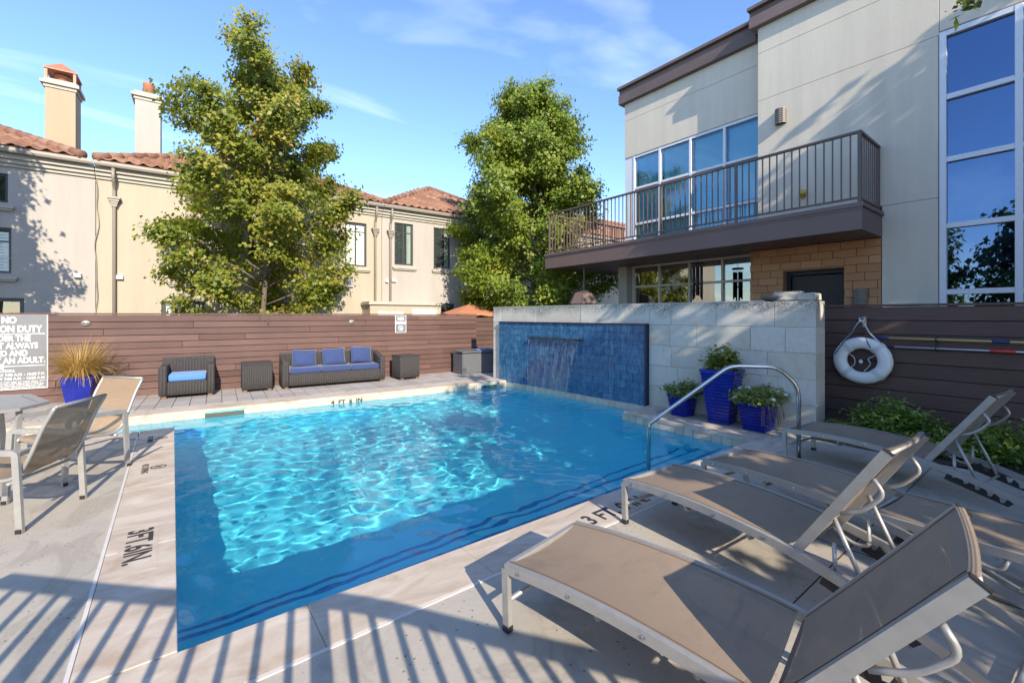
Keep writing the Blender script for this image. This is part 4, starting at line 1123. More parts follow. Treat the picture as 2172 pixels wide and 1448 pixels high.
# trees behind the viewer and off to the left, known by the shade they throw
make_tree('maple at the far left outside the view, its shadow on the pale house', (-5.15, 10.3, -0.1), 9.0, 1.8,
          lambda t: max(0.2, 1.0 - 0.75 * t), 4.2, 44, 11000, 0.14, M['leaf_green'], 21, 0.10, (18, 60), 0.34)
def mound(name, label, cat, loc, rx, ry, h, n_leaf, leaf, mat, seed, flowers=0):
    rng = np.random.default_rng(seed)
    root = thing(name, label, cat, loc)
    sm = MB()
    tips = []
    for k in range(26):
        a = rng.uniform(0, 6.283); q = math.sqrt(rng.uniform(0, 1))
        tip = Vector((rx * q * math.cos(a), ry * q * math.sin(a), h * (1 - 0.65 * q * q) * rng.uniform(0.72, 1.08)))
        sm.tube([Vector((tip.x * 0.2, tip.y * 0.2, -0.02)), tip * 0.55 + Vector((0, 0, h * 0.08)), tip], lambda i: 0.008 - 0.002 * i, 4)
        for u in (0.55, 0.8, 1.0): tips.append(tip * u)
    sm.build('stems', M['rust_plant'], root)
    T = np.array([tuple(t) for t in tips]); idx = rng.integers(0, len(T), n_leaf)
    pos = T[idx] + rng.normal(0, 1, (n_leaf, 3)) * np.array([rx * 0.17, ry * 0.17, h * 0.13])
    pos[:, 2] = np.maximum(pos[:, 2], 0.015)
    tone = np.clip(rng.normal(0.35, 0.18, n_leaf) + 0.35 * pos[:, 2] / h, 0, 1)
    leaves('foliage', pos, leaf, mat, root, rng, 0.7, 0.1, tone, 'oval')
    if flowers:
        fi = rng.integers(0, len(T), flowers)
        for p in T[fi]:
            fm = MB()
            for k in range(5):
                a = k * 1.2566
                fm.add([(0, 0, 0.004), (0.028 * math.cos(a - 0.5), 0.028 * math.sin(a - 0.5), 0.010), (0.044 * math.cos(a), 0.044 * math.sin(a), 0.006), (0.028 * math.cos(a + 0.5), 0.028 * math.sin(a + 0.5), 0.010)], [(0, 1, 2, 3)])
            fm.build('flower', M['flower'], root, (p[0] * 1.1, p[1] * 1.1, p[2] + 0.03), (rng.normal(0, 0.5), rng.normal(0, 0.5), rng.uniform(0, 6)))
    return root
mound('shrub', 'larger leafy green shrub below the life ring at the dark fence', 'shrub', (7.75, 1.55, 0), 0.46, 0.54, 0.50, 3000, 0.062, M['leaf_shrub'], 31)
mound('shrub', 'sunlit yellowish-green shrub behind the rearmost lounger backrest', 'shrub', (7.68, 0.62, 0), 0.40, 0.42, 0.40, 2500, 0.058, M['leaf_shrub'], 32)
mound('shrub', 'low green ground-cover clump between the two taller fence shrubs', 'shrub', (7.45, 1.05, 0), 0.36, 0.42, 0.24, 1800, 0.055, M['leaf_shrub'], 33)
mound('shrub', 'small clump at the near end of the planting bed', 'shrub', (7.5, -0.15, 0), 0.42, 0.42, 0.34, 1800, 0.058, M['leaf_shrub'], 34)
mound('shrub', 'flat green clump beside the end of the stone wall', 'shrub', (7.72, 2.2, 0), 0.26, 0.24, 0.16, 900, 0.05, M['leaf_shrub'], 35)

# ------------------------------------------------------------------ cobalt pots
def pot(name, label, loc, w0, w1, h, ribs, rz=0.0):
    p = thing(name, label, 'planter', loc, rz)
    prof = []
    for k in range(ribs):
        t0 = k / ribs
        for u, bulge in ((0.0, 0.0), (0.25, 0.016), (0.6, 0.018), (0.92, 0.0)):
            t = t0 + u / ribs
            prof.append((w0 + (w1 - w0) * t + bulge, h * 0.93 * t))
    prof += [(w1 + 0.004, h * 0.935), (w1 + 0.026, h * 0.94), (w1 + 0.028, h * 0.995), (w1 + 0.01, h), (w1 - 0.03, h), (w1 - 0.035, h * 0.90)]
    mb = MB(); m_ = 16
    for w, z in prof:
        c = w * 0.12
        for sx, sy in ((1, 1), (-1, 1), (-1, -1), (1, -1)):
            for (ax, ay) in (((0, -c), (-c * 0.3, -c * 0.3), (-c, 0)) if sx * sy < 0 else ((-c, 0), (-c * 0.3, -c * 0.3), (0, -c)))[::1]:
                mb.v.append((sx * (w + ax), sy * (w + ay), z))
    m_ = 12
    # order every ring by angle so that it closes
    out = []
    for i in range(len(prof)):
        ring = mb.v[i * m_:(i + 1) * m_]
        out += sorted(ring, key=lambda q: math.atan2(q[1], q[0]))
    mb.v = out
    for i in range(len(prof) - 1):
        for k in range(m_):
            l = (k + 1) % m_
            mb.f.append((i * m_ + k, i * m_ + l, (i + 1) * m_ + l, (i + 1) * m_ + k))
    mb.f.append(tuple(range(m_ - 1, -1, -1)))
    mb.build('pot_body', M['pot'], p)
    MB().box(-w1 + 0.036, w1 - 0.036, -w1 + 0.036, w1 - 0.036, h * 0.86, h * 0.905).build('potting_soil', M['soil'], p)
    return p
def potted(label, loc, rx, ry, h, n_leaf, leaf, seed, flowers, hang=0):
    r_ = mound('potted_plant', label, 'plant', loc, rx, ry, h, n_leaf, leaf, M['leaf_potted'], seed, flowers)
    rng = np.random.default_rng(seed + 50)
    if hang:
        hm = MB()
        for k in range(hang):
            a = rng.uniform(-2.8, -1.4); q = rx * rng.uniform(0.62, 0.8)
            x, y = q * math.cos(a), q * math.sin(a)
            hm.tube([(x * 0.6, y * 0.6, 0.05), (x, y, 0.05), (x * 1.08, y * 1.08, -0.06), (x * 1.1 + rng.normal(0, 0.015), y * 1.12, -0.22 * rng.uniform(0.5, 1.2))], 0.006, 4)
        hm.build('dry_stems', M['rust_plant'], r_)
    return r_
Z0 = -0.012
pot('planter', 'short cobalt ribbed planter nearest the blue tile panel', (6.98, 4.22, Z0), 0.125, 0.175, 0.37, 8)
pot('planter', 'tall tapering cobalt ribbed planter in the middle of three', (7.02, 3.55, Z0), 0.15, 0.245, 0.86, 15, 0.12)
pot('planter', 'short cobalt planter with overhanging flowers by the pool handrail', (6.98, 2.98, Z0), 0.145, 0.205, 0.44, 9)
potted('white-flowered bedding plant in the planter nearest the tile panel', (6.98, 4.22, Z0 + 0.33), 0.36, 0.36, 0.24, 1500, 0.055, 41, 34)
potted('upright yellowing succulent in the tall cobalt planter', (7.02, 3.55, Z0 + 0.78), 0.27, 0.27, 0.42, 900, 0.085, 42, 0, 9)
potted('white-flowered trailing plant in the planter by the handrail', (6.98, 2.98, Z0 + 0.39), 0.42, 0.42, 0.25, 2000, 0.055, 43, 34, 10)

# grass in its pot by the far fence
FX = lambda s, off: (-0.526 + s * math.cos(FA) + off * math.sin(FA), 12.26 + s * math.sin(FA) - off * math.cos(FA))
gx_, gy_ = FX(-0.82, 0.75)
gp = thing('planter', 'cobalt blue tapered planter with dry grass beside the rules sign', 'planter', (gx_, gy_, 0), 0.35)
MB().lathe([(0.16, 0), (0.18, 0.02), (0.26, 0.50), (0.28, 0.51), (0.28, 0.56), (0.25, 0.565), (0.235, 0.50), (0.0, 0.49)], 6).build('pot_body', M['pot'], gp)
gr = thing('ornamental_grass', 'straw-coloured ornamental grass spilling from the blue planter', 'plant', (gx_, gy_, 0.50))
rng = np.random.default_rng(77)
bv = []; bf = []; bt = []
for k in range(1100):
    a = rng.uniform(0, 6.283); rr_ = rng.uniform(0, 0.17); ln = rng.uniform(0.40, 0.92); le = rng.uniform(0.05, 0.62)
    left = math.cos(a) * -0.9 + math.sin(a) * -0.2
    bend = rng.uniform(0.25, 0.75) if rng.uniform() < 0.62 else rng.uniform(0.9, 1.6)
    w = rng.uniform(0.004, 0.008); tn = rng.uniform(0.15, 0.95) if rng.uniform() > 0.12 else 0.0
    p = np.array([rr_ * math.cos(a), rr_ * math.sin(a), 0.0]); dirh = np.array([math.cos(a), math.sin(a), 0]); sd = np.array([-math.sin(a), math.cos(a), 0])
    ang = rng.uniform(0.02, 0.35); b0 = len(bv); seg = 6
    for i in range(seg + 1):
        ww = w * (1 - i / seg * 0.85)
        bv += [tuple(p + sd * ww), tuple(p - sd * ww)]; bt += [tn, tn]
        ang += bend * 1.6 / seg
        p = p + (dirh * math.sin(ang) + np.array([0, 0, math.cos(ang)])) * ln / seg
    for i in range(seg): bf.append((b0 + 2 * i, b0 + 2 * i + 1, b0 + 2 * i + 3, b0 + 2 * i + 2))
gb_ = np_mesh('blades', np.array(bv), np.array(bf), M['grass_dry'], gr, False, np.array(bt))
gb_['kind'] = 'stuff'

# ================================================================== WICKER FURNITURE ON THE TERRACE
def rbox(name, parent, mat, x0, x1, y0, y1, z0, z1, bev=0.02, seg=3):
    return MB().box(x0, x1, y0, y1, z0, z1).build(name, mat, parent, smooth=True, bevel=bev, seg=seg)
_sl = {}
def slats(parent, x0, x1, y, z0, z1, pitch=0.048, axis='x'):
    """upright wicker ribs standing proud of a panel"""
    h = round(z1 - z0, 3); n_ = max(1, round((x1 - x0) / pitch)); p_ = (x1 - x0) / n_
    key = (h, round(p_, 4))
    if key not in _sl:
        mb = MB(); r_ = p_ * 0.40
        prof = [(r_ * math.cos(a), r_ * 0.7 * math.sin(a)) for a in [math.pi * q / 5 for q in range(6)]]
        mb.v = [(px, -py, 0) for px, py in prof] + [(px, -py, h) for px, py in prof]
        mb.f = [(k, k + 1, 7 + k, 6 + k) for k in range(5)] + [tuple(range(6)), tuple(range(11, 5, -1))]
        _sl[key] = mb.mesh('wicker_rib', M['wicker'], True)
    for k in range(n_):
        c = x0 + p_ * (k + 0.5)
        if axis == 'x': put('wicker_rib', _sl[key], parent, (c, y, z0))
        else: put('wicker_rib', _sl[key], parent, (y, c, z0), (0, 0, -math.pi / 2 if axis == 'yl' else math.pi / 2))
def pillow(name, parent, mat, loc, w, h, t, rot):
    N = 14; vs_ = []; fs_ = []
    for s_ in (1, -1):
        for i in range(N + 1):
            for k in range(N + 1):
                u, v = -1 + 2 * i / N, -1 + 2 * k / N
                th = ((1 - u * u) * (1 - v * v)) ** 0.45
                pin = 1 - 0.10 * (1 - u * u) * 0 - 0.07 * (u * u * (1 - v * v) + v * v * (1 - u * u))
                vs_.append((u * w / 2 * (1 - 0.06 * (1 - v * v) * abs(u)), s_ * t / 2 * th * (1 + 0.12 * math.sin(u * 5 + v * 3)), v * h / 2 * (1 - 0.06 * (1 - u * u) * abs(v))))
    m_ = N + 1
    for s_ in (0, 1):
        b0 = s_ * m_ * m_
        for i in range(N):
            for k in range(N):
                f = (b0 + i * m_ + k, b0 + (i + 1) * m_ + k, b0 + (i + 1) * m_ + k + 1, b0 + i * m_ + k + 1)
                fs_.append(f)
    mb = MB().add(vs_, fs_)
    me = mb.mesh(name, mat, True)
    bm = bmesh.new(); bm.from_mesh(me); bmesh.ops.remove_doubles(bm, verts=bm.verts, dist=0.0008); bmesh.ops.recalc_face_normals(bm, faces=bm.faces); bm.to_mesh(me); bm.free()
    return put(name, me, parent, loc, rot)
def seat_unit(name, label, cat, s0, s1, off, arm_h, back_h, depth, rz=0.0, arm_drop=0.0):
    """x along the fence, -y towards the pool; origin at front left corner on the paving"""
    ox, oy = FX(s0, off)
    t = thing(name, label, cat, (ox, oy, 0.003), FA + rz)
    W = s1 - s0; aw = 0.13
    # arms: upright boxes whose top falls towards the front
    for x0 in (0.0, W - aw):
        a = MB().add([(x0, 0, 0.05), (x0 + aw, 0, 0.05), (x0 + aw, depth, 0.05), (x0, depth, 0.05), (x0, 0, arm_h - arm_drop), (x0 + aw, 0, arm_h - arm_drop), (x0 + aw, depth, back_h - 0.01), (x0, depth, back_h - 0.01)] if arm_drop else
                     [(x0, 0, 0.05), (x0 + aw, 0, 0.05), (x0 + aw, depth, 0.05), (x0, depth, 0.05), (x0, 0, arm_h), (x0 + aw, 0, arm_h), (x0 + aw, depth, arm_h + 0.01), (x0, depth, arm_h + 0.01)],
                     [(0, 3, 2, 1), (4, 5, 6, 7), (0, 1, 5, 4), (1, 2, 6, 5), (2, 3, 7, 6), (3, 0, 4, 7)]).build('arm', M['wicker'], t, smooth=True, bevel=0.025, seg=2)
        slats(t, x0 + 0.012, x0 + aw - 0.012, -0.001, 0.07, arm_h - arm_drop - 0.05, 0.05)
    slats(t, 0.05, depth - 0.04, 0.001, 0.07, min(arm_h, back_h) - arm_drop - 0.05, 0.055, 'yl')
    rbox('seat_base', t, M['wicker'], aw + 0.001, W - aw - 0.001, 0.012, depth - 0.05, 0.06, 0.34)
    slats(t, aw + 0.004, W - aw - 0.004, 0.012, 0.07, 0.335, 0.05)
    rbox('backrest', t, M['wicker'], 0.006, W - 0.006, depth - 0.10, depth + 0.02, 0.06, back_h, 0.03)
    slats(t, aw + 0.01, W - aw - 0.01, depth - 0.10, 0.34, back_h - 0.02, 0.055)
    for x in (0.04, W - 0.12):
        for y in (0.03, depth - 0.11):
            piece('foot', t, M['rust_plant'], (0.08, 0.08, 0.055), (x + 0.04, y + 0.04, 0.027), (0, 0, 0), 0.004)
    return t, W, aw
ac, W, aw = seat_unit('armchair', 'dark wicker armchair with one bright blue seat cushion', 'armchair', 0.36, 1.30, 0.80, 0.66, 0.80, 0.72)
rbox('seat_cushion', ac, M['cushion_light'], aw + 0.02, W - aw - 0.02, 0.03, 0.60, 0.342, 0.49, 0.045, 3)
sf, W, aw = seat_unit('sofa', 'long dark wicker sofa with blue cushions and three pillows', 'sofa', 2.60, 4.98, 0.84, 0.66, 0.79, 0.74, 0.0, 0.05)
cw = (W - 2 * aw - 0.03) / 3
for k in range(3):
    rbox('seat_cushion', sf, M['cushion'], aw + 0.015 + cw * k + 0.008, aw + 0.015 + cw * (k + 1) - 0.008, 0.01, 0.62, 0.342, 0.475, 0.04, 3)
for x, rz, ry, z in ((aw + 0.38, 0.04, 0.05, 0.665), (aw + 1.06, -0.05, -0.04, 0.675), (aw + 1.74, 0.06, 0.07, 0.69)):
    pillow('pillow', sf, M['cushion'], (x, 0.40, z), 0.56, 0.44, 0.17, (-0.34, ry, rz))
def side_table(label, s0, s1, off, h, rz):
    ox, oy = FX(s0, off); t = thing('wicker_side_table', label, 'side table', (ox, oy, 0.003), FA + rz); W = s1 - s0
    rbox('table_body', t, M['wicker'], 0.01, W - 0.01, 0.01, W - 0.01, 0.05, h - 0.03, 0.012, 2)
    rbox('table_top', t, M['wicker'], -0.004, W + 0.004, -0.004, W + 0.004, h - 0.029, h, 0.012, 2)
    slats(t, 0.012, W - 0.012, 0.010, 0.055, h - 0.032, 0.045); slats(t, 0.012, W - 0.012, 0.010, 0.055, h - 0.032, 0.045, 'yl'); slats(t, 0.012, W - 0.012, W - 0.010, 0.055, h - 0.032, 0.045, 'yr')
    for x in (0.02, W - 0.10):
        for y in (0.02, W - 0.10): piece('foot', t, M['rust_plant'], (0.08, 0.08, 0.048), (x + 0.04, y + 0.04, 0.024), (0, 0, 0), 0.004)
    return t
side_table('square dark wicker side table between armchair and sofa', 1.80, 2.40, 0.80, 0.64, 0.0)
side_table('square dark wicker side table beyond the far end of the sofa', 5.36, 5.92, 0.92, 0.64, 0.10)
# storage box with its lid ajar and a blue hose on it
ox, oy = FX(7.22, 0.85)
sb = thing('storage_box', 'grey resin deck storage box against the stone wall', 'storage box', (ox, oy, 0.003), FA)
MB().box(0, 1.22, 0, 0.62, 0, 0.60).build('box_body', M['bin_grey'], sb, bevel=0.02, seg=2)
MB().box(0.03, 1.19, -0.012, -0.001, 0.05, 0.54).build('front_panel', M['bin_grey'], sb, bevel=0.005)
MB().box(-0.02, 1.24, -0.02, 0.64, 0.625, 0.665).build('lid', M['bin_grey'], sb, (0, 0, 0), (0.05, 0, 0), bevel=0.012, seg=2)
hp = [(0.55 + 0.16 * math.cos(k * 0.5) + 0.02 * k, 0.12 + 0.08 * math.sin(k * 0.5), 0.70 + 0.012 * math.sin(k * 1.3)) for k in range(34)]
hs = MB().tube(hp, 0.016, 6).build('pool_hose', M['cushion_light'], None, (ox, oy, 0.003), (0, 0, FA), smooth=True)
tag(hs, 'coiled bright blue hose on top of the storage box', 'hose')

# ================================================================== LOUNGERS
def rect(w, h): return [(-w / 2, -h / 2), (w / 2, -h / 2), (w / 2, h / 2), (-w / 2, h / 2)]
def smooth_pts(ctrl, n=6):
    """Catmull-Rom through control points"""
    c = [Vector(p) for p in ctrl]; c = [c[0] * 2 - c[1]] + c + [c[-1] * 2 - c[-2]]; out = []
    for i in range(1, len(c) - 2):
        for k in range(n):
            t = k / n; p0, p1, p2, p3 = c[i - 1:i + 3]
            out.append(0.5 * ((2 * p1) + (p2 - p0) * t + (2 * p0 - 5 * p1 + 4 * p2 - p3) * t * t + (3 * p1 - p0 - 3 * p2 + p3) * t ** 3))
    out.append(c[-2]); return out
def cloth(pts, half, sag, th=0.004, ny=8):
    """a stretched strip along pts (x,z), across y from -half to half, sagging in the middle"""
    v = []; f = []; n_ = len(pts)
    for side in (0, 1):
        for x, z in pts:
            for k in range(ny + 1):
                u = -1 + 2 * k / ny
                v.append((x, u * half, z - sag * (1 - u * u) - side * th))
    m_ = ny + 1; o_ = n_ * m_
    for i in range(n_ - 1):
        for k in range(ny):
            a = i * m_ + k
            f.append((a, a + m_, a + m_ + 1, a + 1)); f.append((o_ + a, o_ + a + 1, o_ + a + m_ + 1, o_ + a + m_))
    return MB().add(v, f)
HINGE = 1.28
RAIL = [(0.0, 0.335), (0.30, 0.362), (0.65, 0.370), (1.0, 0.352), (HINGE, 0.318), (1.6, 0.245), (1.9, 0.150), (2.14, 0.055)]
def lounger(label, foot_near, ang, back_deg, seed):
    """origin: near foot corner on the deck; local x runs from foot to head, local +y to the far side"""
    l = thing('sun_lounger', label, 'sun lounger', (*foot_near, 0.003), ang, 'taupe sling loungers on the deck')
    Wd = 0.66; rl_ = smooth_pts([(x, 0, z) for x, z in RAIL], 6)
    for y in (0.0, Wd):
        o = MB().sweep([(p.x, y, p.z) for p in rl_], rect(0.028, 0.052)).build('side_rail', M['grey_metal'], l)
        for bx in (0.10, 0.42, 0.80, 1.12):
            z = next(p.z for p in rl_ if p.x >= bx - 0.03)
            ys = -1 if y == 0 else 1
            MB().lathe([(0.010, 0), (0.010, 0.004), (0.006, 0.007)], 8).build('bolt', M['steel'], o, (bx, y + ys * 0.014, z), (math.pi / 2 * (1 if ys < 0 else -1), 0, 0))
        MB().sweep([(0.012, y, 0.0), (0.0, y, 0.332)], rect(0.030, 0.042), (1, 0, 0)).build('leg', M['grey_metal'], l)
        MB().box(-0.012, 0.036, y - 0.021, y + 0.021, 0.0, 0.034).build('foot_cap', M['black_plastic'], l, bevel=0.004)
    piece('end_bar', l, M['grey_metal'], (0.034, Wd - 0.03, 0.034), (0.0, Wd / 2, 0.338), (0, 0, 0), 0.004)
    MB().tube([(0.01, 0.015, 0.16), (0.01, Wd - 0.015, 0.16)], 0.014).build('cross_bar', M['grey_metal'], l, smooth=True)
    for bx, bz in ((0.55, 0.30), (1.0, 0.285)):
        MB().tube(fillet([(bx, 0.02, bz + 0.05), (bx, 0.03, bz - 0.01), (bx, Wd - 0.03, bz - 0.01), (bx, Wd - 0.02, bz + 0.05)], 0.03, 3), 0.012).build('cross_bar', M['grey_metal'], l, smooth=True)
    MB().tube([(2.12, 0.0, 0.035), (2.12, Wd, 0.035)], 0.018).build('cross_bar', M['grey_metal'], l, smooth=True)
    sp = [(p.x, p.z + 0.024) for p in rl_ if 0.0 <= p.x <= HINGE - 0.02]
    s_ = cloth(sp, Wd / 2 - 0.016, 0.030).build('seat_sling', M['sling'], l, (0, Wd / 2, 0), smooth=True)
    for y in (0.030, Wd - 0.030):
        MB().sweep([(x, y, z - 0.030 * (1 - ((y - Wd / 2) / (Wd / 2 - 0.016)) ** 2) + 0.0016) for x, z in sp], rect(0.004, 0.0016)).build('seam', M['sling_seam'], l)
    piece('hem', l, M['black_plastic'], (0.016, Wd - 0.05, 0.010), (HINGE - 0.018, Wd / 2, 0.318), (0, 0, 0), 0.002)
    # backrest on its hinge
    b_ = empty('backrest', (HINGE, 0, 0.330), 0, l); b_.rotation_euler = (0, -R(back_deg), 0)
    BL = 0.80
    for y in (0.022, Wd - 0.022):
        MB().sweep([(0, y, 0), (BL, y, 0)], rect(0.026, 0.050)).build('back_rail', M['grey_metal'], b_)
        MB().box(BL, BL + 0.006, y - 0.014, y + 0.014, -0.026, 0.026).build('end_cap', M['black_plastic'], b_)
        MB().tube(fillet([(BL * 0.46, y, -0.03), (BL * 0.58, y, -0.09), (BL * 0.76, y, -0.105), (BL * 0.80, y, -0.03)], 0.06, 4), 0.0115).build('back_loop', M['grey_metal'], b_, smooth=True)
    bp = [(0.01 + (BL - 0.012) * k / 10, 0.026 - 0.004 * math.sin(k / 10 * math.pi)) for k in range(11)]
    bp += [(BL + 0.012, 0.006)]
    cloth(bp, Wd / 2 - 0.036, 0.016).build('back_sling', M['sling'], b_, (0, Wd / 2, 0), smooth=True)
    for y in (0.056, Wd - 0.056):
        MB().sweep([(x, y, z - 0.016 * (1 - ((y - Wd / 2) / (Wd / 2 - 0.036)) ** 2) + 0.0016) for x, z in bp[:11]], rect(0.004, 0.0016)).build('seam', M['sling_seam'], b_)
    MB().tube([(BL - 0.01, 0.03, -0.005), (BL - 0.01, Wd - 0.03, -0.005)], 0.013).build('back_bar', M['grey_metal'], b_, smooth=True)
    # prop and toothed racks
    ca, sa = math.cos(R(back_deg)), math.sin(R(back_deg))
    hx, hz = HINGE + BL * 0.42 * ca, 0.330 + BL * 0.42 * sa - 0.03
    for y in (0.07, Wd - 0.07):
        rk = MB(); 
        poly = [(1.40, 0.20), (1.42, 0.255)]
        for k in range(5):
            x = 1.46 + 0.075 * k; zt = 0.262 - 0.030 * k
            poly += [(x - 0.012, zt), (x - 0.006, zt - 0.035), (x + 0.016, zt - 0.035), (x + 0.034, zt + 0.004)]
        poly += [(1.83, 0.12), (1.80, 0.085)]
        n_ = len(poly)
        yr = 0.024 if y < Wd / 2 else Wd - 0.024
        rk.v = [(x, yr - 0.007, z) for x, z in poly] + [(x, yr + 0.007, z) for x, z in poly]
        rk.f = [tuple(range(n_)), tuple(range(2 * n_ - 1, n_ - 1, -1))] + [(i, (i + 1) % n_, n_ + (i + 1) % n_, n_ + i) for i in range(n_)]
        rk.build('rack', M['black_plastic'], l)
        if back_deg > 15:
            MB().tube([(hx, y - 0.02, hz), (1.62, y + 0.01, 0.185)], 0.013).build('prop_tube', M['grey_metal'], l, smooth=True)
        else:
            MB().tube([(hx, y - 0.02, hz - 0.01), (1.95, y + 0.01, 0.155)], 0.013).build('prop_tube', M['grey_metal'], l, smooth=True)
        MB().tube(fillet([(HINGE - 0.02, y, 0.30), (HINGE + 0.10, y, 0.24), (HINGE + 0.18, y, 0.26), (HINGE + 0.12 + 0.10 * ca, y, 0.33 + 0.12 * sa)], 0.05, 4), 0.012).build('hinge_tube', M['grey_metal'], l, smooth=True)
    MB().tube([(1.62, 0.07, 0.185), (1.62, Wd - 0.07, 0.185)], 0.011).build('prop_bar', M['grey_metal'], l, smooth=True)
    return l
def axis(dx, dy): return math.atan2(dy, dx)
lounger('raised-back sling lounger nearest the viewer', (1.43, 1.905), axis(0.165, -0.986), 53, 1)
lounger('raised-back sling lounger standing over the 3 FT 0 IN marking', (2.94, 2.30), axis(-0.06, -0.998), 58, 2)
lounger('sling lounger with its back lowered flat', (3.93, 2.16), axis(-0.115, -0.993), 2, 3)
lounger('raised-back sling lounger beside the shrubs and handrail foot', (5.78, 2.17), axis(-0.12, -0.993), 57, 4)

# ================================================================== DINING CHAIRS AND TABLE
def dining_chair(label, rear_mid, face, seed):
    """local +x is the way the chair faces; origin midway between the rear posts"""
    c = thing('dining_chair', label, 'chair', (*rear_mid, 0.003), math.atan2(face[1], face[0]), 'tan sling dining chairs at the table')
    hw = 0.335
    for y in (-hw, hw):
        MB().sweep(fillet([(0.0, y, 0.0), (0.03, y, 0.625), (0.56, y, 0.655), (0.60, y, 0.0)], 0.03, 3), rect(0.045, 0.028), (0, 1, 0)).build('arm_frame', M['grey_metal'], c)
        for x in (0.0, 0.60): MB().box(x - 0.018, x + 0.018, y - 0.026, y + 0.026, 0, 0.03).build('foot_cap', M['black_plastic'], c)
    side = smooth_pts([(-0.20, 0, 0.965), (-0.115, 0, 0.80), (-0.02, 0, 0.56), (0.055, 0, 0.435), (0.16, 0, 0.40), (0.36, 0, 0.425), (0.56, 0, 0.435), (0.60, 0, 0.405)], 5)
    for y in (-hw + 0.045, hw - 0.045):
        MB().tube([(p.x, y, p.z) for p in side], 0.015).build('sling_rail', M['grey_metal'], c, smooth=True)
    piece('rear_bar', c, M['grey_metal'], (0.030, 2 * hw - 0.03, 0.040), (0.030, 0, 0.612), (0, 0, 0), 0.004)
    MB().tube([(0.10, -hw + 0.02, 0.375), (0.10, hw - 0.02, 0.375)], 0.014).build('cross_bar', M['grey_metal'], c, smooth=True)
    MB().tube([(0.56, -hw + 0.02, 0.40), (0.56, hw - 0.02, 0.40)], 0.014).build('cross_bar', M['grey_metal'], c, smooth=True)
    v = []; f = []; ny_ = 8
    for p in side:
        for k in range(ny_ + 1):
            u = -1 + 2 * k / ny_; v.append((p.x + 0.010 * (1 - u * u) * (-1 if p.z > 0.6 else 0), u * (hw - 0.055), p.z + 0.012 - (0.016 * (1 - u * u) if p.z < 0.5 else 0)))
    m_ = ny_ + 1
    for i in range(len(side) - 1):
        for k in range(ny_): f.append((i * m_ + k, i * m_ + k + 1, (i + 1) * m_ + k + 1, (i + 1) * m_ + k))
    MB().add(v, f).build('sling', M['sling_tan'], c, smooth=True)
    MB().tube([(-0.20, -hw + 0.045, 0.965), (-0.20, hw - 0.045, 0.965)], 0.013).build('top_bar', M['grey_metal'], c, smooth=True)
    return c
dining_chair('sling dining chair seen from behind, nearest the viewer', (-0.80, 5.385), (-0.90, 0.43), 1)
dining_chair('tan sling dining chair facing the viewer at the pool corner', (-0.62, 6.86), (-0.76, -0.65), 2)
tb = thing('patio_table', 'grey slatted patio table with clipped corners by the rules sign', 'table', (-1.95, 7.45, 0.003), 0.0)
TA = math.atan2(0.75, 0.66) * 0 + 0.35
top = empty('table_top', (0, 0, 0.70), TA, tb)
hw, ch = 0.68, 0.25
fr_pts = [(hw, -hw + ch, 0), (hw, hw - ch, 0), (hw - ch, hw, 0), (-hw + ch, hw, 0), (-hw, hw - ch, 0), (-hw, -hw + ch, 0), (-hw + ch, -hw, 0), (hw - ch, -hw, 0)]
MB().sweep(fr_pts, rect(0.09, 0.032), (0, 0, 1), False, True).build('table_rim', M['grey_metal'], top)
ns = 11
for k in range(ns):
    y = -hw + 0.05 + (2 * hw - 0.1) * (k + 0.5) / ns
    ln = 2 * (hw - 0.045) - 2 * max(0, abs(y) - (hw - ch))
    piece('slat', top, M['grey_metal'], (ln - 0.02, (2 * hw - 0.1) / ns - 0.014, 0.018), (0, y, 0.004), (0, 0, 0), 0.003)
for sx in (-1, 1):
    for sy in (-1, 1):
        MB().sweep([(sx * 0.52, sy * 0.52, 0.0), (sx * 0.47, sy * 0.47, 0.69)], rect(0.05, 0.05), (1, 0, 0)).build('leg', M['grey_metal'], tb, rot=(0, 0, TA))

# ================================================================== HANDRAIL
hr = thing('pool_handrail', 'bent stainless steel handrail rising from the pool steps', 'handrail', (5.87, 2.05, 0.0))
A = Vector((-1.10, 1.30, 0)); 
P1, P2, P3, P4 = A + Vector((0, 0, 0.33)), A * 0.445 + Vector((0, 0, 1.09)), A * 0.13 + Vector((0, 0, 1.09)), Vector((0, 0, 0.93))
low = fillet([A + Vector((0, 0, -0.42)), P1, P1.lerp(P2, 0.5)], 0.07, 6)
pts = low[:-1] + fillet([P1.lerp(P2, 0.5), P2, (P2 + P3) / 2], 0.10, 5) + fillet([(P2 + P3) / 2, P3 + Vector((0, 0, 0.0)), Vector((0, 0, 0.86)), Vector((0, 0, 0.0))], 0.13, 6)[1:]
MB().tube(pts, 0.024, 14).build('rail_tube', M['steel'], hr, smooth=True)
MB().lathe([(0.055, 0), (0.055, 0.012), (0.03, 0.02)], 16).build('escutcheon', M['steel'], hr, (0, 0, 0.004), smooth=False)

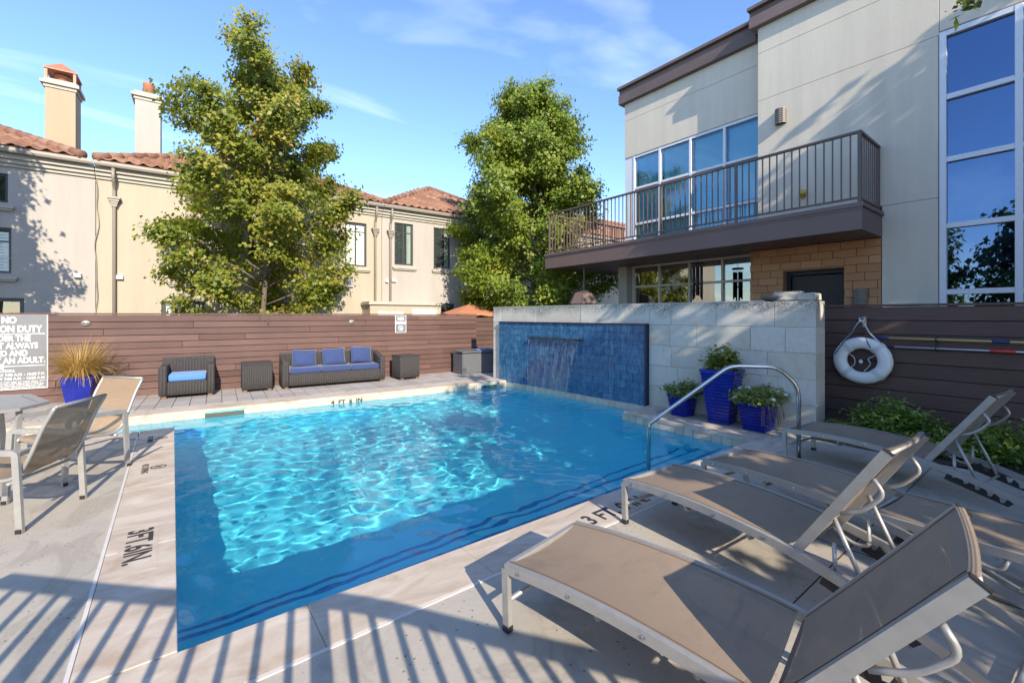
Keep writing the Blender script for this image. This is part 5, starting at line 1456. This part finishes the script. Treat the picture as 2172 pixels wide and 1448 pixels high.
# ================================================================== ON THE RIGHT FENCE
FXR = 8.33
lr = thing('life_ring', 'white life ring with pale rope hanging on the dark fence', 'life ring', (FXR - 0.085, 2.03, 1.03))
n_ = 40; vs_ = []; fs_ = []; mseg = 14
for i in range(n_):
    a = 6.28318 * i / n_
    for k in range(mseg):
        b = 6.28318 * k / mseg
        rr = 0.275 + 0.092 * math.cos(b); vs_.append((0.068 * math.sin(b), rr * math.cos(a), rr * math.sin(a) * 0.96))
for i in range(n_):
    for k in range(mseg):
        fs_.append((i * mseg + k, ((i + 1) % n_) * mseg + k, ((i + 1) % n_) * mseg + (k + 1) % mseg, i * mseg + (k + 1) % mseg))
MB().add(vs_, fs_).build('ring_body', M['white_plastic'], lr, smooth=True)
for a in (0.85, 2.35, 3.95, 5.45):
    q = []
    for k in range(10):
        b = 6.28318 * k / 10; rr = 0.275 + 0.101 * math.cos(b); q.append((0.077 * math.sin(b), rr * math.cos(a), rr * math.sin(a) * 0.96))
    tv = Vector((0, -math.sin(a), math.cos(a) * 0.96)).normalized()
    mb = MB(); vv = []
    for s_ in (-0.032, 0.032): vv += [tuple(Vector(p) + tv * s_) for p in q]
    mb.add(vv, [(k, (k + 1) % 10, 10 + (k + 1) % 10, 10 + k) for k in range(10)]); mb.build('ring_band', M['rope'], lr, smooth=True)
MB().tube(smooth_pts([(-0.02, 0.25, 0.24), (-0.04, 0.11, 0.43), (-0.03, 0.0, 0.60), (-0.04, -0.10, 0.42), (-0.02, -0.24, 0.25)], 5), 0.011, 6).build('hanging_rope', M['rope'], lr, smooth=True)
MB().tube(smooth_pts([(0.0, 0.19, 0.10), (-0.02, 0.10, 0.05), (0.0, 0.09, -0.06), (0.0, 0.16, -0.13)], 5), 0.0065, 6).build('grab_rope', M['rope'], lr, smooth=True)
MB().tube(smooth_pts([(0.0, -0.19, 0.10), (-0.02, -0.08, 0.03), (0.0, -0.10, -0.05), (0.0, -0.02, -0.17)], 5), 0.0065, 6).build('grab_rope', M['rope'], lr, smooth=True)
MB().tube(smooth_pts([(-0.075, 0.32, 0.08), (-0.08, 0.20, 0.28), (-0.06, 0.06, 0.50), (-0.05, 0.0, 0.56), (-0.08, -0.08, 0.30), (-0.085, -0.12, 0.20)], 5), 0.006, 5).build('black_cord', M['black_plastic'], lr, smooth=True)
MB().lathe([(0.0, -0.035), (0.028, -0.014), (0.028, 0.014), (0.0, 0.035)], 10, (0.02, 0.02, -0.02)).build('float_knob', M['white_plastic'], lr, smooth=True)
hk = thing('wall_hook', 'double chrome hook screwed to the fence above the life ring', 'hook', (FXR + 0.015, 2.03, 1.62))
MB().box(-0.012, 0.0, -0.03, 0.03, -0.09, 0.07).build('hook_plate', M['chain'], hk, bevel=0.003)
for y in (-0.02, 0.02): MB().tube(fillet([(0, y, 0.05), (-0.08, y, 0.03), (-0.10, y, -0.03), (-0.10, y * 1.6, 0.06)], 0.03, 3), 0.012).build('hook_arm', M['chain'], hk, smooth=True)
yp = thing('pole', 'yellow fibreglass pool pole with navy grips along the fence', 'pole', (FXR - 0.06, 0, 1.38))
MB().tube([(0, 1.72, 0.0), (0, -2.4, -0.02)], 0.017, 10).build('shaft', M['yellow_pole'], yp, smooth=True)
MB().tube([(0, 1.88, 0.001), (0, 1.721, 0.0)], 0.021, 10).build('grip', M['blue_grip'], yp, smooth=True)
MB().tube([(0, 0.70, -0.004), (0, 0.55, -0.005)], 0.022, 10).build('grip', M['blue_grip'], yp, smooth=True)
spo = thing('pole', 'silver aluminium pool pole with red grip below the yellow one', 'pole', (FXR - 0.06, 0, 1.255))
MB().tube([(0, 1.66, 0.0), (0, -2.4, 0.0)], 0.014, 10).build('shaft', M['silver_pole'], spo, smooth=True)
MB().tube([(0, 1.82, 0.0), (0, 1.661, 0.0)], 0.010, 8).build('grip', M['black_plastic'], spo, smooth=True)
MB().tube([(0, 0.72, 0.0), (0, 0.50, 0.0)], 0.020, 10).build('grip', M['red_grip'], spo, smooth=True)
pb = thing('pole_bracket', 'slim black bracket holding both pool poles to the fence', 'bracket', (FXR + 0.012, 1.22, 1.32))
MB().box(-0.008, 0, -0.012, 0.012, -0.12, 0.12).build('bracket_plate', M['black_plastic'], pb)
for z in (0.06, -0.065): MB().tube(fillet([(0, 0, z - 0.025), (-0.095, 0, z - 0.025), (-0.098, 0, z + 0.02)], 0.015, 3), 0.006).build('bracket_hook', M['black_plastic'], pb)

# ================================================================== THINGS BY THE STONE WALL AND BUILDING
def wallpt(x, y, z=0):
    ca, sa = math.cos(WA), math.sin(WA); return (7.045 + x * ca - y * sa, 9.75 + x * sa + y * ca, z)
def rough_block(name, mat, sx, sy, sz, parent, loc, rz, seed):
    bm = bmesh.new(); bmesh.ops.create_cube(bm, size=1); bmesh.ops.scale(bm, vec=(sx, sy, sz), verts=bm.verts)
    bmesh.ops.bevel(bm, geom=list(bm.edges), offset=min(sx, sy, sz) * 0.16, segments=2, affect='EDGES'); bmesh.ops.subdivide_edges(bm, edges=list(bm.edges), cuts=1, use_grid_fill=True)
    rr = random.Random(seed)
    for v in bm.verts: v.co += Vector((rr.uniform(-1, 1), rr.uniform(-1, 1), rr.uniform(-1, 1))) * min(sx, sy, sz) * 0.05
    me = bpy.data.meshes.new(name); bm.to_mesh(me); bm.free(); me.materials.append(mat)
    return put(name, me, parent, loc, (0, 0, rz))
o = rough_block('loose_stone', M['pale_trim'], 0.40, 0.30, 0.15, None, wallpt(6.98, 0.22, 2.0), WA + 0.1, 3); tag(o, 'rough grey stone slab lying on the end of the stone wall', 'stone')
o = rough_block('loose_stone', M['pale_trim'], 0.24, 0.26, 0.12, None, wallpt(7.26, 0.18, 1.985), WA - 0.1, 4); tag(o, 'smaller squared stone at the outer corner of the wall top', 'stone')
bw_ = MB().lathe([(0.05, 0), (0.14, 0.03), (0.20, 0.085), (0.185, 0.09), (0.12, 0.05), (0.0, 0.04)], 18).build('shallow_bowl', M['bin_grey'], None, wallpt(6.78, 0.16, 1.926), smooth=True)
tag(bw_, 'shallow dark bowl beside the loose stones on the wall', 'bowl')
wc = thing('wind_chime', 'long dark tubular wind chime hanging under the balcony', 'wind chime', (9.95, 5.62, 3.17))
MB().tube([(0, 0, 0), (0, 0, -0.20)], 0.006, 5).build('cord', M['black_plastic'], wc)
MB().lathe([(0.0, 0.02), (0.13, 0.012), (0.15, -0.01), (0.14, -0.025), (0.0, -0.03)], 18, (0, 0, -0.20)).build('top_disc', M['black_plastic'], wc, smooth=True)
for k in range(6):
    a = k * 1.0472 + 0.3; MB().tube([(0.10 * math.cos(a), 0.10 * math.sin(a), -0.30), (0.10 * math.cos(a), 0.10 * math.sin(a), -0.98 - 0.05 * (k % 3))], 0.022, 8).build('chime_tube', M['black_plastic'], wc, smooth=True)
    MB().tube([(0.10 * math.cos(a), 0.10 * math.sin(a), -0.22), (0.10 * math.cos(a), 0.10 * math.sin(a), -0.30)], 0.003, 4).build('cord', M['black_plastic'], wc)
MB().tube([(0, 0, -0.23), (0, 0, -0.70)], 0.004, 4).lathe([(0.0, -0.02), (0.055, -0.02), (0.055, 0.02), (0.0, 0.02)], 12, (0, 0, -0.70)).build('striker', M['black_plastic'], wc)
def umbrella(label, loc, r_, z_edge, z_top, mat, rz=0.2):
    u = thing('patio_umbrella', label, 'umbrella', loc, rz)
    cv = MB(); n_ = 8
    cv.v = [(0, 0, z_top)] + [(r_ * math.cos(6.28318 * k / n_), r_ * math.sin(6.28318 * k / n_), z_edge) for k in range(n_)]
    mids = [((r_ * 0.93) * math.cos(6.28318 * (k + 0.5) / n_) , (r_ * 0.93) * math.sin(6.28318 * (k + 0.5) / n_), z_edge + 0.05) for k in range(n_)]
    cv.v += mids + [(x, y, z - 0.09) for x, y, z in cv.v[1:n_ + 1]] + [(x, y, z - 0.09) for x, y, z in mids]
    for k in range(n_):
        l = (k + 1) % n_
        cv.f += [(0, 1 + k, 1 + n_ + k), (0, 1 + n_ + k, 1 + l), (1 + k, 1 + 2 * n_ + k, 1 + 3 * n_ + k, 1 + n_ + k), (1 + n_ + k, 1 + 3 * n_ + k, 1 + 2 * n_ + l, 1 + l)]
    cv.build('canopy', mat, u)
    MB().tube([(0, 0, 0), (0, 0, z_top - 0.02)], 0.022, 8).build('pole', M['brown_metal'], u)
    MB().lathe([(0.0, 0), (0.03, 0.01), (0.02, 0.06), (0.0, 0.08)], 8, (0, 0, z_top)).build('finial', M['brown_metal'], u)
    for k in range(n_): MB().tube([(0, 0, z_top - 0.05), (r_ * 0.97 * math.cos(6.28318 * k / n_), r_ * 0.97 * math.sin(6.28318 * k / n_), z_edge - 0.015)], 0.008, 4).build('rib', M['brown_metal'], u)
umbrella('rust-orange patio umbrella just showing above the plank fence', (8.25, 13.1, -0.1), 1.05, 1.87, 2.22, M['umbrella_rust'])
fh = thing('fire_hood', 'brown conical metal hood on a slim pole behind the stone wall', 'fire pit hood', (9.55, 8.95, 0.0), 0.3)
MB().lathe([(0.30, 1.80), (0.46, 2.06), (0.30, 2.36), (0.12, 2.42), (0.03, 2.44)], 7).build('hood', M['brown_metal'], fh)
MB().tube([(0.05, 0, 2.36), (0.05, 0, 3.17)], 0.02, 8).build('flue', M['brown_metal'], fh)
MB().lathe([(0.20, 0), (0.30, 0.4), (0.34, 0.8), (0.30, 0.82)], 12).build('bowl', M['slab_brown'], fh); MB().tube([(0.30, 0, 0.7), (0.33, 0, 1.85)], 0.02, 6).build('stay', M['brown_metal'], fh); MB().tube([(-0.30, 0, 0.7), (-0.33, 0, 1.85)], 0.02, 6).build('stay', M['brown_metal'], fh)

# ================================================================== SIGNS, LIGHTS AND MARKINGS
def lettering(txt, size, parent, mat, loc, rot, align='LEFT', bold=0.0, xs_=1.0, name='lettering', space=1.0):
    c = bpy.data.curves.new(name, 'FONT'); c.body = txt; c.size = size; c.align_x = align; c.offset = bold; c.extrude = 0.0006; c.space_character = space
    c.resolution_u = 3; c.materials.append(mat)
    o = bpy.data.objects.new(name, c); o.location = loc; o.rotation_euler = rot; o.scale = (xs_, 1, 1)
    return link(o, parent)
UPR = (math.pi / 2, 0, 0)
px_, py_ = FX(-1.40, 0.022)
rs = thing('pool_rules_sign', 'large grey pool rules sign with white lettering on the fence', 'sign', (px_, py_, 0), FA)
MB().box(-1.75, 0.0, -0.004, 0.006, 0.30, 1.735).build('sign_panel', M['white_plastic'], rs, bevel=0.003)
MB().box(-1.735, -0.015, -0.0065, -0.0042, 0.315, 1.72).build('sign_face', M['sign_grey'], rs)
YF = -0.0075
def rline(txt, z, size, xr, bold=0.004, xs_=1.0): lettering(txt, size, rs, M['letter_white'], (xr, YF, z), UPR, 'RIGHT', bold, xs_)
rline('WARNING NO', 1.565, 0.175, -0.42, 0.005, 0.70); rline('LIFEGUARD ON DUTY', 1.395, 0.175, -0.085, 0.005, 0.70)
MB().box(-1.7, -0.04, YF - 0.001, YF, 1.352, 1.364).build('sign_rule', M['letter_white'], rs)
rline('CHILDREN UNDER THE', 1.225, 0.150, -0.235, 0.004, 0.72); rline('MUST ALWAYS', 1.085, 0.150, -0.135, 0.004, 0.72)
rline('SUPERVISED AND', 0.945, 0.150, -0.275, 0.004, 0.72); rline('BY AN ADULT.', 0.805, 0.150, -0.035, 0.004, 0.72)
MB().box(-0.58, -0.04, YF - 0.001, YF, 0.745, 0.755).build('sign_rule', M['letter_white'], rs)
MB().box(-1.25, -0.585, YF - 0.001, YF, 0.705, 0.795).build('sign_box', M['letter_white'], rs)
lettering('POOL RULES', 0.085, rs, M['sign_grey'], (-0.65, YF - 0.0016, 0.720), UPR, 'RIGHT', 0.002)
rline('HOURS OF OPERATION:', 0.640, 0.068, -0.44, 0.0008, 0.95); rline('SUNDAY-THURSDAY 7:00 A.M. - 10:00 P.M.', 0.565, 0.068, -0.035, 0.0008, 0.88); rline('FRIDAY-SATURDAY 7:00 A.M. - 12:00 A.M.', 0.490, 0.068, -0.035, 0.0008, 0.88)
for k, z in enumerate((0.45, 0.425, 0.40, 0.375, 0.35, 0.328)):
    m_ = MB(); x = -1.68; rr = random.Random(k)
    while x < -0.08:
        w = rr.uniform(0.03, 0.10); m_.box(x, min(x + w, -0.04), YF - 0.0006, YF, z, z + 0.006); x += w + 0.016
    m_.build('small_print', M['letter_white'], rs)
px_, py_ = FX(5.52, 0.022)
nd = thing('no_diving_sign', 'small grey NO DIVING sign on the plank fence', 'sign', (px_, py_, 0), FA)
MB().box(0.0, 0.325, -0.004, 0.006, 1.225, 1.725).build('sign_panel', M['white_plastic'], nd, bevel=0.003)
MB().box(0.015, 0.31, -0.0065, -0.0042, 1.24, 1.71).build('sign_face', M['sign_grey'], nd)
lettering('NO', 0.115, nd, M['letter_white'], (0.1625, YF, 1.585), UPR, 'CENTER', 0.005); lettering('DIVING', 0.105, nd, M['letter_white'], (0.1625, YF, 1.470), UPR, 'CENTER', 0.004, 0.82)
cpts = [(0.1625 + 0.065 * math.cos(k * 0.2618), YF, 1.355 + 0.065 * math.sin(k * 0.2618)) for k in range(24)]
MB().tube(cpts, 0.007, 5, (0, 1, 0), True).tube([(0.118, YF, 1.40), (0.207, YF, 1.31)], 0.006, 5).tube([(0.135, YF, 1.33), (0.165, YF, 1.365), (0.195, YF, 1.375)], 0.009, 5).build('no_diving_symbol', M['letter_white'], nd)
for s_, z, lab in ((-0.86, 1.555, 'oval grey fence light nearest the rules sign'), (4.33, 1.54, 'oval grey fence light beside the NO DIVING sign')):
    px_, py_ = FX(s_, 0.017)
    fl = thing('fence_light', lab, 'light', (px_, py_, z), FA, 'oval lights on the plank fence')
    MB().lathe([(0.075, 0.0), (0.072, 0.022), (0.055, 0.032), (0.0, 0.036)], 18).build('light_body', M['bin_grey'] if False else M['grey_metal'], fl, (0, 0, 0), (math.pi / 2, 0, 0), smooth=True).scale = (1, 0.72, 1)
    MB().box(-0.05, 0.05, -0.045, -0.03, -0.012, 0.012).build('light_louvre', M['black_plastic'], fl, bevel=0.004)
def mark(parent_name, label, cat, build):
    r_ = thing(parent_name, label, cat); build(r_); return r_
# depth markings
M['skimmer'] = simple('skimmer_slot_shade', (0.09, 0.08, 0.055), 0.6)
tl = thing('depth_marking', 'dark 3 FT. 6 IN. lettering on the left coping', 'marking', (-0.285, 4.575, 0.0045), -math.pi / 2)
MB().box(-0.03, 0.76, -0.03, 0.20, 0.0, 0.0012).build('marking_plate', M['coping'], tl)
lettering('3FT.6IN.', 0.215, tl, M['letter_dark'], (0.0, 0.015, 0.0020), (0, 0, 0), 'LEFT', 0.0055, 0.80)
t3 = thing('depth_marking', 'dark 3 FT. 0 IN. lettering on the near coping under a lounger', 'marking', (2.70, 2.41, 0.0045), 0.0)
MB().box(-0.04, 0.90, -0.03, 0.21, 0.0, 0.0012).build('marking_plate', M['coping'], t3)
lettering('3 FT. 0 IN.', 0.215, t3, M['letter_dark'], (0.0, 0.02, 0.0020), (0, 0, 0), 'LEFT', 0.0055, 0.85)
for Y_, lab in ((6.55, 'small dark NO DIVING marking halfway along the left coping'), (8.02, 'small dark NO DIVING marking at the far end of the left coping')):
    t_ = thing('no_diving_marking', lab, 'marking', (-0.27, Y_, 0.0045), -math.pi / 2)
    lettering('NO DIVING', 0.085, t_, M['letter_dark'], (0.0, 0.0, 0.0008), (0, 0, 0), 'LEFT', 0.002, 0.85)
    cp_ = [(0.19 + 0.065 * math.cos(k * 0.2618), 0.145 + 0.065 * math.sin(k * 0.2618), 0.001) for k in range(24)]
    MB().sweep(cp_, rect(0.014, 0.001), (0, 0, 1), False, True).sweep([(0.145, 0.19, 0.0012), (0.235, 0.10, 0.0012)], rect(0.012, 0.001)).sweep([(0.16, 0.12, 0.0012), (0.20, 0.155, 0.0012), (0.23, 0.16, 0.0012)], rect(0.018, 0.001)).build('no_diving_symbol', M['letter_dark'], t_)
f4 = thing('depth_marking', 'black 4 FT 6 IN numbers on the far waterline tiles', 'marking', (-0.42, 9.82, 0), FA)
lettering('4  FT  6  IN', 0.10, f4, M['letter_dark'], (3.05, -0.020 - 0.006, -0.142), UPR, 'LEFT', 0.003, 1.35)
for a, b_, lab in ((0.87, 1.52, 'flush skimmer slot coloured shade-dark in the far waterline tiles near the armchair'), (6.66, 7.18, 'flush skimmer slot coloured shade-dark in the far waterline tiles near the storage box')):
    k_ = thing('pool_skimmer', lab, 'skimmer', (-0.42, 9.82, 0), FA)
    MB().box(a, b_, -0.006, 0.05, -0.18, -0.075).build('mouth_shade_block', M['skimmer'], k_)  # flush block, no recess; shade of the opening is put into its colour
    MB().box(a - 0.02, a, -0.016, 0.05, -0.185, -0.052).box(b_, b_ + 0.02, -0.016, 0.05, -0.185, -0.052).build('skimmer_frame', M['pale_trim'], k_)

# ================================================================== BEHIND THE VIEWER: what throws the foreground shadows
RH = 1.95
RB = 0.85
k_ = RH / math.tan(SUN_EL)
shadow = [(-3.2, 6.6), (-0.879, 4.256), (0.0, 3.36), (0.785, 2.711), (1.516, 1.672), (3.4, -1.0)]
rp = [(x - SUN_DIR.x * k_, y - SUN_DIR.y * k_) for x, y in shadow]
rg = thing('picket_railing', 'dark metal picket railing on the raised terrace behind the viewer, seen by its shadow', 'railing')
cur = smooth_pts([(x, y, RH) for x, y in rp[1:]], 6)
MB().sweep(cur, rect(0.09, 0.045)).build('top_rail', M['brown_metal'], rg)
MB().sweep([(p.x, p.y, RB + 0.10) for p in cur], rect(0.04, 0.03)).build('bottom_rail', M['brown_metal'], rg)
a_, b_ = cur[0], cur[-1]
tr_ = [(p.x - 0.04, p.y - 0.05) for p in cur] + [(b_.x + 0.3, -13.0), (a_.x - 0.9, -13.0)]
tag(MB().prism(tr_[::-1], -0.12, RB).build('raised_terrace', M['stucco_grey']), kind='structure')
acc = 0.0; nxt = 0.0; ip = 0
for a, b_ in zip(cur[:-1], cur[1:]):
    ln = (b_ - a).length
    while nxt <= acc + ln:
        q = a.lerp(b_, (nxt - acc) / ln)
        if ip % 9 == 4: piece('post', rg, M['brown_metal'], (0.075, 0.075, RH - RB), (q.x, q.y, (RH + RB) / 2), (0, 0, 0.7), 0.003)
        else: piece('picket', rg, M['brown_metal'], (0.028, 0.028, RH - RB - 0.12), (q.x, q.y, (RH + RB + 0.10) / 2), (0, 0, 0.7), 0)
        ip += 1; nxt += 0.165
    acc += ln
make_tree('leafy tree behind the viewer shading the loungers', (3.3, -6.6, 0), 8.2, 3.0, lambda t: max(0.3, 1.0 - 0.65 * t), 1.5, 42, 10000, 0.19, M['leaf_shade'], 51, 0.16, (10, 55), 0.36)
make_tree('tall tree behind the viewer, a twig of it hanging at the top corner', (7.9, -6.4, 0), 9.7, 3.9, lambda t: max(0.3, 1.0 - 0.6 * t), 1.8, 64, 25000, 0.20, M['leaf_shade'], 52, 0.18, (10, 60), 0.5,
          extra=[[(0.0, 0.0, 4.0), (-0.9, 2.6, 5.2), (-1.9, 5.0, 5.45), (-1.75, 6.75, 5.05), (-1.85, 7.1, 4.66)]])

make_tree('broad evergreen tree left of the viewer, mirrored in the tall window', (-11.5, 0.6, -0.1), 6.4, 3.0, lambda t: max(0.3, 1.0 - 0.6 * t), 0.8, 40, 12000, 0.22, M['leaf_shade'], 61, 0.15, (10, 60), 0.6)
make_tree('second evergreen tree left of the viewer, mirrored in the ground windows', (-12.5, 6.2, -0.1), 6.0, 3.0, lambda t: max(0.3, 1.0 - 0.6 * t), 0.8, 40, 12000, 0.22, M['leaf_shade'], 62, 0.15, (10, 60), 0.6)
# lettering becomes plain mesh
bpy.context.view_layer.update()
dg = bpy.context.evaluated_depsgraph_get()
for o in [o for o in COL.objects if o.type == 'FONT']:
    me = bpy.data.meshes.new_from_object(o.evaluated_get(dg))
    q = bpy.data.objects.new('lettering', me); q.location = o.location; q.rotation_euler = o.rotation_euler; q.scale = o.scale
    link(q, o.parent); bpy.data.objects.remove(o)
